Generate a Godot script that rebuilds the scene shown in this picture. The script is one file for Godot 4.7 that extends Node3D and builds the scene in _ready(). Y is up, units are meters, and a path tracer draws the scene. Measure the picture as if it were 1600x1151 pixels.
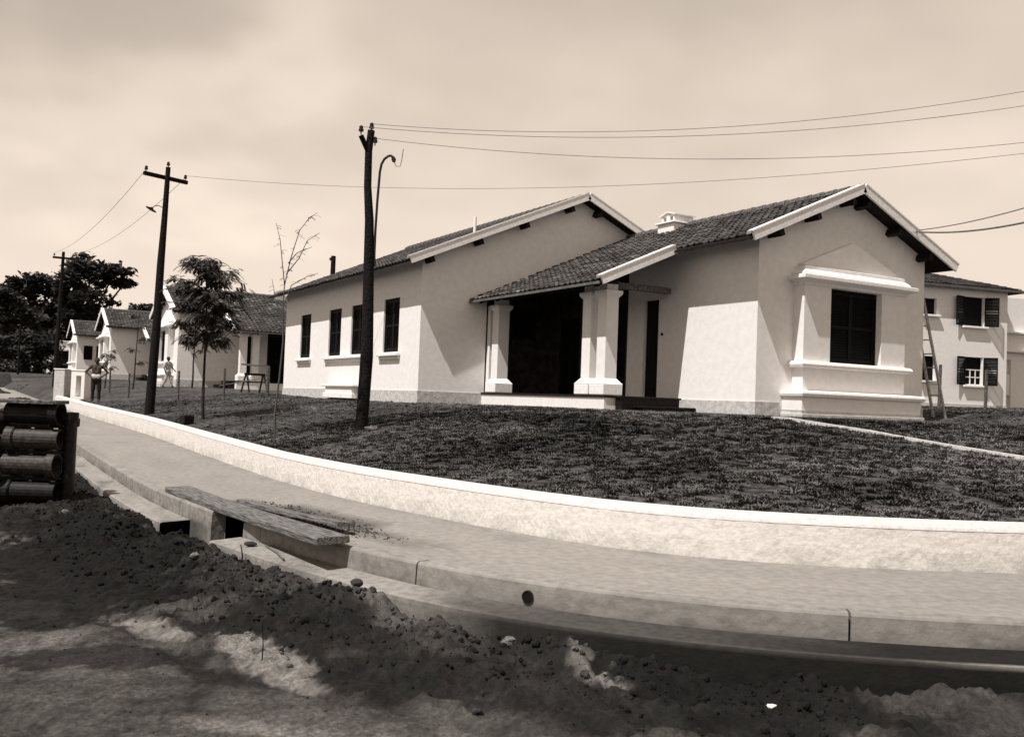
extends Node3D
# A photograph of newly built white bungalows on a corner plot, an unfinished street in front.

var XF := Transform3D()
var COL := Color(1, 1, 1)
var taken := {}
var M := {}
var rng := RandomNumberGenerator.new()
var nz := FastNoiseLite.new()
var PT: Array[Vector2] = []
var PN: Array[Vector2] = []
var PS: Array[float] = []

# ---------------------------------------------------------------- naming
func numbered(called: String) -> String:
	var n: int = taken.get(called, -1) + 1
	taken[called] = n
	return called if n == 0 else "%s_%03d" % [called, n]

func tag(o: Node, label: String, category: String, group := "") -> void:
	o.set_meta("label", label)
	o.set_meta("category", category)
	if group != "":
		o.set_meta("group", group)

func thing(called: String, label: String, category: String, at := Vector3.ZERO, turn := 0.0, group := "") -> Node3D:
	var o := Node3D.new()
	o.name = numbered(called)
	add_child(o)
	o.position = at
	o.rotation.y = turn
	tag(o, label, category, group)
	return o

func dup(src: Node3D, label: String, at: Vector3, turn := 0.0) -> Node3D:
	var o: Node3D = src.duplicate()
	var base := String(src.name)
	if base.length() > 4 and base[base.length() - 4] == "_" and base.right(3).is_valid_int():
		base = base.left(base.length() - 4)
	o.name = numbered(base)
	add_child(o)
	o.position = at
	o.rotation.y = turn
	o.set_meta("label", label)
	return o

func begin() -> SurfaceTool:
	var st := SurfaceTool.new()
	st.begin(Mesh.PRIMITIVE_TRIANGLES)
	COL = Color(1, 1, 1)
	return st

func obj(called: String, st: SurfaceTool, mat: Material, parent: Node = self) -> MeshInstance3D:
	var o := MeshInstance3D.new()
	o.mesh = st.commit()
	o.material_override = mat
	if parent == self:
		o.name = numbered(called)
		add_child(o)
	else:
		o.name = called
		parent.add_child(o, true)
	return o

func mesh_obj(called: String, mesh: Mesh, mat: Material, parent: Node = self) -> MeshInstance3D:
	var o := MeshInstance3D.new()
	o.mesh = mesh
	o.material_override = mat
	o.name = numbered(called) if parent == self else called
	parent.add_child(o, true)
	return o

# ---------------------------------------------------------------- shapes
func face(st: SurfaceTool, pts: Array, n: Vector3) -> void:
	var q: Array[Vector3] = []
	for p in pts:
		q.append(XF * p)
	var nn := (XF.basis * n).normalized()
	if (q[1] - q[0]).cross(q[2] - q[0]).dot(nn) > 0.0:
		q.reverse()
	for i in range(1, q.size() - 1):
		for v in [q[0], q[i], q[i + 1]]:
			st.set_color(COL)
			st.set_normal(nn)
			st.add_vertex(v)

func out_face(st: SurfaceTool, pts: Array, ref: Vector3) -> void:
	var n: Vector3 = (pts[1] - pts[0]).cross(pts[2] - pts[0])
	if n.length() < 1e-12 and pts.size() > 3:
		n = (pts[2] - pts[0]).cross(pts[3] - pts[0])
	var c := Vector3.ZERO
	for p in pts:
		c += p
	if n.dot(c / pts.size() - ref) < 0.0:
		n = -n
	face(st, pts, n)

func box(st: SurfaceTool, c: Vector3, s: Vector3, B := Basis()) -> void:
	var h := s / 2.0
	for k in 3:
		for sg in [-1.0, 1.0]:
			var n := Vector3.ZERO
			n[k] = sg
			var a := (k + 1) % 3
			var b := (k + 2) % 3
			var pts := []
			for e in [[-1, -1], [1, -1], [1, 1], [-1, 1]]:
				var p := Vector3.ZERO
				p[k] = sg * h[k]
				p[a] = e[0] * h[a]
				p[b] = e[1] * h[b]
				pts.append(c + B * p)
			face(st, pts, B * n)

func bx(st: SurfaceTool, x0: float, x1: float, y0: float, y1: float, z0: float, z1: float, ch := 0.0) -> void:
	var c := Vector3(x0 + x1, y0 + y1, z0 + z1) / 2.0
	var s := Vector3(absf(x1 - x0), absf(y1 - y0), absf(z1 - z0))
	if ch > 0.0:
		cbox(st, c, s, ch)
	else:
		box(st, c, s)

func cbox(st: SurfaceTool, c: Vector3, s: Vector3, ch: float, B := Basis()) -> void:
	var h := s / 2.0
	var vt := func(sg: Vector3, k: int) -> Vector3:
		var p := Vector3.ZERO
		for i in 3:
			p[i] = sg[i] * (h[i] if i == k else h[i] - ch)
		return c + B * p
	for k in 3:
		var a := (k + 1) % 3
		var b := (k + 2) % 3
		for sg in [-1.0, 1.0]:
			var pts := []
			for e in [[-1, -1], [1, -1], [1, 1], [-1, 1]]:
				var v := Vector3.ZERO
				v[k] = sg
				v[a] = e[0]
				v[b] = e[1]
				pts.append(vt.call(v, k))
			out_face(st, pts, c)
		# edges along axis k
		for e in [[-1, -1], [1, -1], [1, 1], [-1, 1]]:
			var v0 := Vector3.ZERO
			v0[a] = e[0]
			v0[b] = e[1]
			var v1 := v0
			v0[k] = -1
			v1[k] = 1
			out_face(st, [vt.call(v0, a), vt.call(v1, a), vt.call(v1, b), vt.call(v0, b)], c)
	for sx in [-1, 1]:
		for sy in [-1, 1]:
			for sz in [-1, 1]:
				var v := Vector3(sx, sy, sz)
				out_face(st, [vt.call(v, 0), vt.call(v, 1), vt.call(v, 2)], c)

func prism(st: SurfaceTool, pts: Array, ext: Vector3) -> void:
	var c := Vector3.ZERO
	for p in pts:
		c += p
	c = c / pts.size() + ext / 2.0
	var top := []
	for p in pts:
		top.append(p + ext)
	out_face(st, pts, c)
	out_face(st, top, c)
	for i in pts.size():
		var j := (i + 1) % pts.size()
		out_face(st, [pts[i], pts[j], top[j], top[i]], c)

func tube(st: SurfaceTool, path: Array, rads: Array, sides := 8, caps := true) -> void:
	var rings := []
	var side := Vector3(1, 0, 0)
	for i in path.size():
		var d: Vector3 = (path[mini(i + 1, path.size() - 1)] - path[maxi(i - 1, 0)]).normalized()
		if i == 0:
			side = d.cross(Vector3(0.31, 0.2, 0.93)).normalized()
			if side.length() < 0.1:
				side = d.cross(Vector3(0, 1, 0)).normalized()
		side = (side - d * side.dot(d)).normalized()
		var up := d.cross(side)
		var ring := []
		for k in sides:
			var a := TAU * k / sides
			var dir := side * cos(a) + up * sin(a)
			ring.append([path[i] + dir * rads[i], dir])
		rings.append(ring)
	for i in path.size() - 1:
		for k in sides:
			var l := (k + 1) % sides
			var q := [rings[i][k], rings[i][l], rings[i + 1][l], rings[i + 1][k]]
			for t in [[0, 1, 2], [0, 2, 3]]:
				var p0: Vector3 = XF * q[t[0]][0]
				var p1: Vector3 = XF * q[t[1]][0]
				var p2: Vector3 = XF * q[t[2]][0]
				var n: Vector3 = XF.basis * q[t[0]][1]
				var o: Array = t if (p1 - p0).cross(p2 - p0).dot(n) <= 0 else [t[0], t[2], t[1]]
				for e in o:
					st.set_color(COL)
					st.set_normal((XF.basis * q[e][1]).normalized())
					st.add_vertex(XF * q[e][0])
	if caps:
		for e in [0, path.size() - 1]:
			var pts := []
			for r in rings[e]:
				pts.append(r[0])
			var n: Vector3 = path[0] - path[1] if e == 0 else path[-1] - path[-2]
			face(st, pts, n)

func rod(st: SurfaceTool, a: Vector3, b: Vector3, r: float, r2 := -1.0, sides := 8) -> void:
	tube(st, [a, b], [r, r if r2 < 0 else r2], sides)

# a wall skin with rectangular openings; outline convex, openings [a0, a1, b0, b1]; reveals go in by depth
func panel(st: SurfaceTool, O: Vector3, U: Vector3, V: Vector3, N: Vector3, outline: PackedVector2Array, holes := [], depth := 0.14) -> void:
	var xs: Array[float] = []
	for p in outline:
		xs.append(p.x)
	for h in holes:
		xs.append(h[0])
		xs.append(h[1])
	xs.sort()
	for i in xs.size() - 1:
		if xs[i + 1] - xs[i] < 1e-5:
			continue
		var mid := (xs[i] + xs[i + 1]) / 2.0
		var ys: Array[float] = [-100.0]
		var over := []
		for h in holes:
			if h[0] < mid and mid < h[1]:
				over.append(h)
		over.sort_custom(func(p, q): return p[2] < q[2])
		for h in over:
			ys.append(h[2])
			ys.append(h[3])
		ys.append(100.0)
		for k in range(0, ys.size(), 2):
			var cell := PackedVector2Array([Vector2(xs[i], ys[k]), Vector2(xs[i + 1], ys[k]), Vector2(xs[i + 1], ys[k + 1]), Vector2(xs[i], ys[k + 1])])
			for poly in Geometry2D.intersect_polygons(outline, cell):
				var pts := []
				for p in poly:
					pts.append(O + U * p.x + V * p.y)
				face(st, pts, N)
	for h in holes:
		var c := [Vector2(h[0], h[2]), Vector2(h[1], h[2]), Vector2(h[1], h[3]), Vector2(h[0], h[3])]
		var m := Vector2((h[0] + h[1]) / 2.0, (h[2] + h[3]) / 2.0)
		for k in 4:
			var p: Vector2 = c[k]
			var q: Vector2 = c[(k + 1) % 4]
			var w := (p + q) / 2.0
			var P := O + U * p.x + V * p.y
			var Q := O + U * q.x + V * q.y
			face(st, [P, Q, Q - N * depth, P - N * depth], U * (m - w).x + V * (m - w).y)

# ---------------------------------------------------------------- materials
func lin(r: float, g := -1.0, b := -1.0) -> Color:
	# neutral values carry the slight warmth of the print
	if g < 0.0:
		return Color(minf(r * 1.02, 1), r * 0.985, r * 0.96).linear_to_srgb()
	return Color(r, g, b).linear_to_srgb()

func noise_tex(freq: float, octaves: int, lo: Color, hi: Color, sd: int, a := 0.3, b := 0.7, size := 512) -> NoiseTexture2D:
	var t := NoiseTexture2D.new()
	t.width = size
	t.height = size
	t.seamless = true
	var n := FastNoiseLite.new()
	n.seed = sd
	n.frequency = freq
	n.fractal_octaves = octaves
	n.fractal_gain = 0.6
	t.noise = n
	var g := Gradient.new()
	g.offsets = PackedFloat32Array([a, b])
	g.colors = PackedColorArray([lo, hi])
	t.color_ramp = g
	return t

func mat(key: String, v: Color, rough: float, tex: Texture2D = null, scale := 0.5, bump: Texture2D = null, bump_cm := 0.5, vcol := false) -> StandardMaterial3D:
	var m := StandardMaterial3D.new()
	m.resource_name = key
	m.albedo_color = v
	m.roughness = rough
	m.metallic_specular = 0.3
	m.vertex_color_use_as_albedo = vcol
	m.uv1_triplanar = true
	m.uv1_world_triplanar = true
	m.uv1_scale = Vector3.ONE * scale
	if tex:
		m.albedo_texture = tex
	if bump:
		m.heightmap_enabled = true
		m.heightmap_texture = bump
		m.heightmap_scale = bump_cm
	M[key] = m
	return m

func make_materials() -> void:
	var w := Color(1, 1, 1)
	var g := func(v: float) -> Color: return Color(v, v, v)
	var fine := noise_tex(0.05, 5, g.call(0.0), w, 11, 0.1, 0.9)
	var rough := noise_tex(0.02, 6, g.call(0.0), w, 12, 0.1, 0.9)
	var rough2 := noise_tex(0.06, 6, g.call(0.0), w, 41, 0.1, 0.9, 1024)
	var mottled := noise_tex(0.03, 6, g.call(0.968), w, 13, 0.2, 0.7)
	mat("plaster", lin(0.76), 0.9, mottled, 0.25, fine, 0.15)
	mat("trim", lin(0.80), 0.85, noise_tex(0.03, 5, g.call(0.95), w, 14), 0.5, fine, 0.2)
	mat("plinth", lin(0.54), 0.92, noise_tex(0.03, 6, g.call(0.88), w, 15), 0.4, rough, 0.5)
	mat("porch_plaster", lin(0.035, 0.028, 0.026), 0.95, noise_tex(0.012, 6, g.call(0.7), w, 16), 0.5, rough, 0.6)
	mat("whitewash", lin(0.70, 0.675, 0.65), 0.95, noise_tex(0.05, 7, g.call(0.90), w, 17, 0.2, 0.55), 0.6, rough, 0.8, true)
	mat("dark_wood", lin(0.012, 0.010, 0.0095), 0.7, noise_tex(0.02, 4, g.call(0.6), w, 18), 1.0, rough, 0.4)
	mat("shutter_wood", lin(0.0045, 0.0037, 0.0035), 0.75, noise_tex(0.02, 4, g.call(0.6), w, 19), 1.0)
	mat("pole_wood", lin(0.012, 0.0095, 0.0095), 0.9, noise_tex(0.03, 5, g.call(0.5), w, 20), Vector3(1, 0.2, 1).x, rough, 1.2)
	mat("grey_wood", lin(0.16), 0.9, noise_tex(0.02, 6, g.call(0.45), w, 21), 1.4, rough, 0.8)
	var bw := mat("board_wood", lin(0.19), 0.9, noise_tex(0.03, 5, g.call(0.55), w, 31, 0.25, 0.75), 1.0, rough, 0.5)
	bw.uv1_world_triplanar = false
	bw.uv1_scale = Vector3(2.6, 2.6, 0.16)
	mat("pale_wood", lin(0.5), 0.9, noise_tex(0.03, 5, g.call(0.7), w, 37), 1.0)
	mat("coping", lin(0.52), 0.9, noise_tex(0.04, 7, g.call(0.86), w, 38, 0.2, 0.6), 0.6, rough, 0.6)  # same whitewash as the wall, darkened to offset the sun on its top
	mat("beam_wood", lin(0.16), 0.8, noise_tex(0.02, 5, g.call(0.7), w, 22), 1.0)
	mat("roof_tile", lin(0.5), 0.9, noise_tex(0.03, 6, g.call(0.55), w, 23, 0.25, 0.75), 0.8, rough, 0.6, true)
	mat("ridge_tile", lin(0.16), 0.9, noise_tex(0.03, 6, g.call(0.5), w, 24), 0.9, rough, 0.6)
	mat("concrete", lin(0.52, 0.48, 0.44), 0.92, noise_tex(0.035, 7, g.call(0.90), w, 25, 0.2, 0.7), 0.4, fine, 0.35, true)
	mat("kerb_concrete", lin(0.52, 0.485, 0.445), 0.92, noise_tex(0.03, 7, g.call(0.86), w, 26, 0.22, 0.62), 0.5, rough, 0.6, true)
	mat("soil", lin(0.5), 0.97, noise_tex(0.05, 7, g.call(0.68), w, 27, 0.2, 0.8, 1024), 0.37, rough2, 0.9, true)
	mat("clod", lin(0.5), 0.97, noise_tex(0.03, 6, g.call(0.5), w, 28), 1.2, rough, 1.6, true)
	mat("lawn_soil", lin(0.5), 0.97, noise_tex(0.02, 7, g.call(0.45), w, 29, 0.25, 0.75), 0.4, rough, 2.0, true)
	var gr := mat("grass_blade", lin(0.5), 0.75, null, 1.0, null, 0.0, true)
	gr.backlight_enabled = true
	gr.backlight = lin(0.012)
	gr.cull_mode = BaseMaterial3D.CULL_DISABLED
	var lf := mat("leaf", lin(0.020, 0.018, 0.016), 0.7, null, 1.0, null, 0.0, false)
	lf.cull_mode = BaseMaterial3D.CULL_DISABLED
	lf.backlight_enabled = true
	lf.backlight = lin(0.015)
	var lf2 := mat("sapling_leaf", lin(0.045, 0.040, 0.035), 0.7)
	lf2.cull_mode = BaseMaterial3D.CULL_DISABLED
	lf2.backlight_enabled = true
	lf2.backlight = lin(0.03)
	mat("bark", lin(0.05, 0.043, 0.04), 0.95, noise_tex(0.03, 5, g.call(0.5), w, 30), 1.0, rough, 1.0)
	mat("pale_bark", lin(0.07), 0.95)
	mat("metal", lin(0.02, 0.017, 0.016), 0.6)
	mat("ceramic", lin(0.35), 0.4)
	mat("wire", lin(0.16), 0.7)
	mat("clay", lin(0.06, 0.052, 0.047), 0.55, noise_tex(0.03, 6, g.call(0.6), w, 32), 0.8)
	mat("dark_clay", lin(0.014, 0.012, 0.012), 0.6, noise_tex(0.02, 6, g.call(0.5), w, 33), 1.3)
	mat("black", lin(0.004, 0.0035, 0.0035), 0.9)
	mat("step_tile", lin(0.015, 0.011, 0.010), 0.5, noise_tex(0.02, 5, g.call(0.6), w, 34), 1.0)
	mat("far_plaster", lin(0.60), 0.92, mottled, 0.2)
	mat("skin", lin(0.05, 0.037, 0.030), 0.6)
	mat("cloth_light", lin(0.42), 0.95)
	mat("cloth_dark", lin(0.018), 0.95)
	mat("hair", lin(0.008), 0.8)
	mat("stone", lin(0.20), 0.95, noise_tex(0.03, 6, g.call(0.55), w, 35), 1.5, rough, 1.2)
	mat("white_chip", lin(0.6), 0.9)
	mat("earth", lin(0.05), 0.97, noise_tex(0.03, 6, g.call(0.4), w, 36), 0.9, rough, 2.5)
	mat("dark_stone", lin(0.03), 0.95, null, 1.5, rough, 1.2)
	var gl := mat("glass", Color(0.7, 0.7, 0.7, 0.25), 0.05)
	gl.transparency = BaseMaterial3D.TRANSPARENCY_ALPHA
	mat("curtain", lin(0.05), 0.9)

# ---------------------------------------------------------------- the kerb line and the ground
func build_path() -> void:
	var W := [Vector2(-7.3, -60), Vector2(-6.85, -24), Vector2(-6.6, -12), Vector2(-6.25, -4), Vector2(-6.2, 3), Vector2(-6.15, 7.5), Vector2(-6.08, 10), Vector2(-5.95, 11.6), Vector2(-5.75, 12.8), Vector2(-5.5, 14.1), Vector2(-5.17, 15.3), Vector2(-4.87, 15.95), Vector2(-4.40, 16.60), Vector2(-3.64, 17.25), Vector2(-2.87, 17.75), Vector2(-2.05, 18.17), Vector2(-1.0, 18.6), Vector2(0.2, 19.0), Vector2(3, 19.7), Vector2(8, 20.3), Vector2(20, 20.8), Vector2(60, 21.5)]
	var c := Curve2D.new()
	for i in W.size():
		var a: Vector2 = W[maxi(i - 1, 0)]
		var b: Vector2 = W[mini(i + 1, W.size() - 1)]
		var d := (b - a).normalized()
		c.add_point(W[i], -d * W[i].distance_to(a) / 3.0, d * W[i].distance_to(b) / 3.0)
	var L := c.get_baked_length()
	var s := 0.0
	while s < L:
		PT.append(c.sample_baked(s, true))
		PS.append(s)
		var z := PT[-1].y
		s += 0.35 if z > 4.0 and PT[-1].x < 3.0 else 1.5
	for i in PT.size():
		var d := (PT[mini(i + 1, PT.size() - 1)] - PT[maxi(i - 1, 0)]).normalized()
		PN.append(Vector2(-d.y, d.x))

# signed distance outward (towards the street) from the wall's outer face, and the place along it
func off(x: float, z: float) -> Vector2:
	var q := Vector2(x, z)
	var best := 1e9
	var bi := 0
	for i in PT.size():
		var d := q.distance_squared_to(PT[i])
		if d < best:
			best = d
			bi = i
	var res := Vector2(1e9, 0)
	for i in [bi - 1, bi]:
		if i < 0 or i >= PT.size() - 1:
			continue
		var a := PT[i]
		var e := PT[i + 1] - a
		var t := clampf((q - a).dot(e) / e.length_squared(), 0, 1)
		var r := q - a - e * t
		var l := r.length()
		if l < absf(res.x):
			var sg := signf(r.dot(Vector2(-e.y, e.x)))
			res = Vector2(l * (sg if sg != 0.0 else 1.0), PS[i] + e.length() * t)
	return res

func along(s: float, o: float, y: float) -> Vector3:
	var i := PS.bsearch(s) - 1
	i = clampi(i, 0, PT.size() - 2)
	var t := (s - PS[i]) / (PS[i + 1] - PS[i])
	var p := PT[i].lerp(PT[i + 1], t) + PN[i].lerp(PN[i + 1], t).normalized() * o
	var c := PT[i].lerp(PT[i + 1], t)
	return Vector3(p.x, street(c.y) + y, p.y)

func street(z: float) -> float:
	return -1.16 + 0.015 * maxf(0.0, 8.0 - z)

func house_level(x: float, z: float) -> float:
	return 0.1 + 0.0155 * maxf(0, -z - 8) + 0.27 * smoothstep(9.8, 12.0, x) + 0.019 * maxf(0, x - 11)

func yard(x: float, z: float) -> float:
	var d := -off(x, z).x - 0.25
	var D := 6.0 + 2.5 * smoothstep(8.0, 15.0, z)
	var t := clampf(d / D, 0, 1.15)
	var f := t if t < 0.75 else t - 0.35 * (t - 0.75)
	f = minf(f / 0.9125, 1.0)
	var s := street(z) + 0.40
	return s + (house_level(x, z) - s) * f

func bump(x: float, z: float, cx: float, cz: float, r: float, h: float) -> float:
	var q := ((x - cx) ** 2 + (z - cz) ** 2) / (r * r)
	return h * exp(-q * 1.6)

func road(x: float, z: float, o: float) -> float:
	var g := o - 2.46
	var base := street(z) - 0.37
	if g < -0.02:
		return base - 0.35
	var right := smoothstep(15.6, 16.2, z) * smoothstep(-7.75, -7.15, x)
	var n1 := nz.get_noise_2d(x * 9.0, z * 9.0)
	var n2 := nz.get_noise_2d(x * 38.0 + 50, z * 38.0)
	var n3 := nz.get_noise_2d(x * 110.0, z * 110.0 + 90)
	var rough := exp(-((g - 0.7) / 1.1) ** 2)
	var left_mound := (0.075 + 0.12 * nz.get_noise_2d(x * 4.0 + 70, z * 4.0)) * exp(-((g - 0.35) / 0.7) ** 2) + 0.01
	var trench := -0.20 * smoothstep(0.20, 0.06, g + 0.1 * n1) + (0.07 + 0.1 * n1) * exp(-((g - 0.30) / 0.25) ** 2) - 0.02
	var h := base + lerpf(left_mound, trench, right)
	h += bump(x, z, -8.75, 12.9, 0.9, 0.08) + bump(x, z, -7.9, 16.1, 0.5, 0.11) + bump(x, z, -8.5, 14.6, 0.8, 0.07) + bump(x, z, -9.3, 10.6, 1.0, 0.08) + bump(x, z, -6.95, 17.75, 0.35, 0.12)
	h -= bump(x, z, -8.62, 11.9, 0.5, 0.30)
	h += rough * (n1 * 0.09 + (absf(n2) * 1.6 - 0.3) * lerpf(0.065, 0.04, right) + n3 * 0.045)
	h += (1.0 - rough) * (n1 * 0.018 + n2 * 0.010 + n3 * 0.012)
	# wheel ruts in the roadway
	var r := o + n1 * 0.15
	h -= 0.045 * exp(-((r - 4.25) / 0.13) ** 2) + 0.05 * exp(-((r - 5.7) / 0.16) ** 2)
	return h

func patch(x: float, z: float, cx: float, cz: float, ang: float, rx: float, rz: float) -> float:
	var dx := x - cx
	var dz := z - cz
	var u := (dx * cos(ang) + dz * sin(ang)) / rx
	var v := (-dx * sin(ang) + dz * cos(ang)) / rz
	return 1.0 - smoothstep(0.75, 1.15, sqrt(u * u + v * v) + 0.35 * nz.get_noise_2d(x * 25 + 7, z * 25))

# stains, dark and pale spots of the road: centre, the two rows that map to its unit circle, tone, strength
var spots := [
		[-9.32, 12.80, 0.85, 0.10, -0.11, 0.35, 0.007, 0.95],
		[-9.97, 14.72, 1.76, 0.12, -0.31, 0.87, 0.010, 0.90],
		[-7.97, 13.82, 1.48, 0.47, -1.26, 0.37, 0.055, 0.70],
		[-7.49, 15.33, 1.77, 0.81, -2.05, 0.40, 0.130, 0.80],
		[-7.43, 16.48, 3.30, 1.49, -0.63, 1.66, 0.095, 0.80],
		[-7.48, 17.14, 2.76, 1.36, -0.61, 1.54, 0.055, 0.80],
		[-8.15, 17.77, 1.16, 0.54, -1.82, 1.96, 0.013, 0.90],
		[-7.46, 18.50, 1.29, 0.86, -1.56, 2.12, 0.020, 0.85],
		[-8.77, 17.00, 2.41, 0.97, -4.94, 1.21, 0.230, 1.00],  # pale wedge lying across the road
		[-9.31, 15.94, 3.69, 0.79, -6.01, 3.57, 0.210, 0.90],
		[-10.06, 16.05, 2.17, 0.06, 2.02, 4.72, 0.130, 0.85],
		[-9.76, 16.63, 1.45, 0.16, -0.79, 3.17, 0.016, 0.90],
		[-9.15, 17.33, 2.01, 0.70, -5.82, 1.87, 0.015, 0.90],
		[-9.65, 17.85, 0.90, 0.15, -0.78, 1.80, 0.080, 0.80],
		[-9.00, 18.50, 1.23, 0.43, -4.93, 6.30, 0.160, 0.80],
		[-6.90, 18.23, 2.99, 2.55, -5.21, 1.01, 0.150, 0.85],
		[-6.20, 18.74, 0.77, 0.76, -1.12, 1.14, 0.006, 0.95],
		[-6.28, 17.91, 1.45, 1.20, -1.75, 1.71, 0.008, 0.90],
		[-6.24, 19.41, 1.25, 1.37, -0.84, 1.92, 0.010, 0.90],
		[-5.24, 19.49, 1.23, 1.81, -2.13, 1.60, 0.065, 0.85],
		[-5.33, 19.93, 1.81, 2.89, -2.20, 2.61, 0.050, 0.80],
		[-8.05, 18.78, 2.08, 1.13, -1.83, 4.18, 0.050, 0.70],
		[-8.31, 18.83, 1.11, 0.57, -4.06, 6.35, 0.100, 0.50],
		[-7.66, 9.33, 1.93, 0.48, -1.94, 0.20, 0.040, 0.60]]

func soil_color(x: float, z: float, o: float) -> Color:
	var n1 := nz.get_noise_2d(x * 7.0 + 31, z * 7.0)
	var n2 := nz.get_noise_2d(x * 30.0, z * 30.0 + 17)
	var n3 := nz.get_noise_2d(x * 95.0 + 3, z * 95.0)
	var g := o - 2.46
	var f := smoothstep(1.0, 2.4, g + n1 * 0.9)
	f = clampf(f * 0.75 + n2 * 0.2 + n1 * 0.35, 0, 1)
	var v := lerpf(0.014, 0.066, f)
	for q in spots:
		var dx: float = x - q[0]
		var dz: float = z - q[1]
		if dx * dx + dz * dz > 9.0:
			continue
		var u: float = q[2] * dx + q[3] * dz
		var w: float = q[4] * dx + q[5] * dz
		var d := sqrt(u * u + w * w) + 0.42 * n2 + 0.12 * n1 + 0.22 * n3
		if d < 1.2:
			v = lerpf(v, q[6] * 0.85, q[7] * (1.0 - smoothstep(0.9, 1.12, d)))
	v = maxf(v * (1.0 + n1 * 0.5 + n2 * 0.55 + n3 * 0.6), 0.004)
	return Color(v * 2.03, v * 1.94, v * 1.84)

func grid(x0: float, x1: float, z0: float, z1: float, cx: float, cz: float, fn: Callable, colour: Callable, skip: Callable) -> ArrayMesh:
	var nx := int(round((x1 - x0) / cx))
	var nzn := int(round((z1 - z0) / cz))
	var v := PackedVector3Array()
	var c := PackedColorArray()
	var nr := PackedVector3Array()
	var keep := PackedByteArray()
	for j in nzn + 1:
		for i in nx + 1:
			var x := x0 + i * cx
			var z := z0 + j * cz
			var o := off(x, z).x
			keep.append(0 if skip.call(x, z, o) else 1)
			v.append(Vector3(x, fn.call(x, z, o) if keep[-1] else 0.0, z))
			c.append(colour.call(x, z, o) if keep[-1] else Color())
	var w := nx + 1
	for j in nzn + 1:
		for i in nx + 1:
			var k := j * w + i
			var a := v[j * w + maxi(i - 1, 0)]
			var b := v[j * w + mini(i + 1, nx)]
			var d := v[maxi(j - 1, 0) * w + i]
			var e := v[mini(j + 1, nzn) * w + i]
			nr.append((e - d).cross(b - a).normalized())
	var idx := PackedInt32Array()
	for j in nzn:
		for i in nx:
			var k := j * w + i
			if keep[k] and keep[k + 1] and keep[k + w] and keep[k + w + 1]:
				idx.append_array([k, k + 1, k + w, k + 1, k + w + 1, k + w])
	var arr := []
	arr.resize(Mesh.ARRAY_MAX)
	arr[Mesh.ARRAY_VERTEX] = v
	arr[Mesh.ARRAY_NORMAL] = nr
	arr[Mesh.ARRAY_COLOR] = c
	arr[Mesh.ARRAY_INDEX] = idx
	var m := ArrayMesh.new()
	m.add_surface_from_arrays(Mesh.PRIMITIVE_TRIANGLES, arr)
	return m

func structure(o: Node, kind := "structure") -> Node:
	o.set_meta("kind", kind)
	return o

# sweep a profile of [offset, height] points along the kerb line; colour by a callable of (s, offset, height)
func sweep(st: SurfaceTool, prof: Array, s0: float, s1: float, step: float, shade: Variant = null, closed := true) -> void:
	var n := maxi(1, int(ceil((s1 - s0) / step)))
	for i in n:
		var a := lerpf(s0, s1, float(i) / n)
		var b := lerpf(s0, s1, float(i + 1) / n)
		for k in prof.size() - (0 if closed else 1):
			var p: Array = prof[k]
			var q: Array = prof[(k + 1) % prof.size()]
			var P0 := along(a, p[0], p[1])
			var P1 := along(b, p[0], p[1])
			var Q0 := along(a, q[0], q[1])
			var Q1 := along(b, q[0], q[1])
			var dir := P1 - P0
			var nn := (Q0 - P0).cross(dir).normalized()
			for e in [[P0, a, p], [P1, b, p], [Q1, b, q], [P0, a, p], [Q1, b, q], [Q0, a, q]]:
				if shade != null:
					st.set_color(shade.call(e[1], e[2][0], e[2][1]))
				else:
					st.set_color(COL)
				st.set_normal(nn)
				st.add_vertex(e[0])
	if closed:
		for e in [s0, s1]:
			var pts := []
			for p in prof:
				pts.append(along(e, p[0], p[1]))
			var d := along(e + 0.05, 0, 0) - along(e - 0.05, 0, 0)
			if shade != null:
				COL = shade.call(e, prof[0][0], prof[0][1])
			face(st, pts, d * (1.0 if e == s1 else -1.0))
			COL = Color(1, 1, 1)

func s_of(x: float, z: float) -> float:
	return off(x, z).y

# ---------------------------------------------------------------- start
func _ready() -> void:
	rng.seed = 46
	nz.seed = 9
	nz.frequency = 0.1
	nz.fractal_octaves = 3
	var cam := Camera3D.new()
	cam.name = "camera"
	add_child(cam)
	cam.position = Vector3(-10.633, 0.237, 23.378)
	cam.rotation_order = EULER_ORDER_YXZ
	cam.rotation_degrees = Vector3(1.955, -30.03, 2.116)
	cam.fov = 42.03
	cam.near = 0.05
	cam.far = 3000
	cam.current = true
	var we := WorldEnvironment.new()
	we.name = "world_environment"
	var env := Environment.new()
	env.background_mode = Environment.BG_SKY
	var sky := Sky.new()
	sky.sky_material = sky_panorama()
	env.sky = sky
	env.background_energy_multiplier = 1.0
	env.ambient_light_source = Environment.AMBIENT_SOURCE_SKY
	env.tonemap_mode = Environment.TONE_MAPPER_LINEAR
	env.tonemap_exposure = 1.3
	env.sdfgi_enabled = true
	env.ssao_enabled = true
	env.ssil_enabled = true
	we.environment = env
	add_child(we)
	var sun := DirectionalLight3D.new()
	sun.name = "sun"
	sun.light_energy = 1.5
	sun.light_color = Color(1.0, 0.985, 0.972)
	sun.light_angular_distance = 0.5
	sun.shadow_enabled = true
	add_child(sun)
	sun.look_at_from_position(Vector3.ZERO, Vector3(1.0, -1.87, -0.30), Vector3(0, 0, 1))
	make_materials()
	build_path()
	build_ground()
	build_street()
	build_houses()
	build_two_storey()
	build_poles()
	build_trees()
	build_details()
	build_people()

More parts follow.
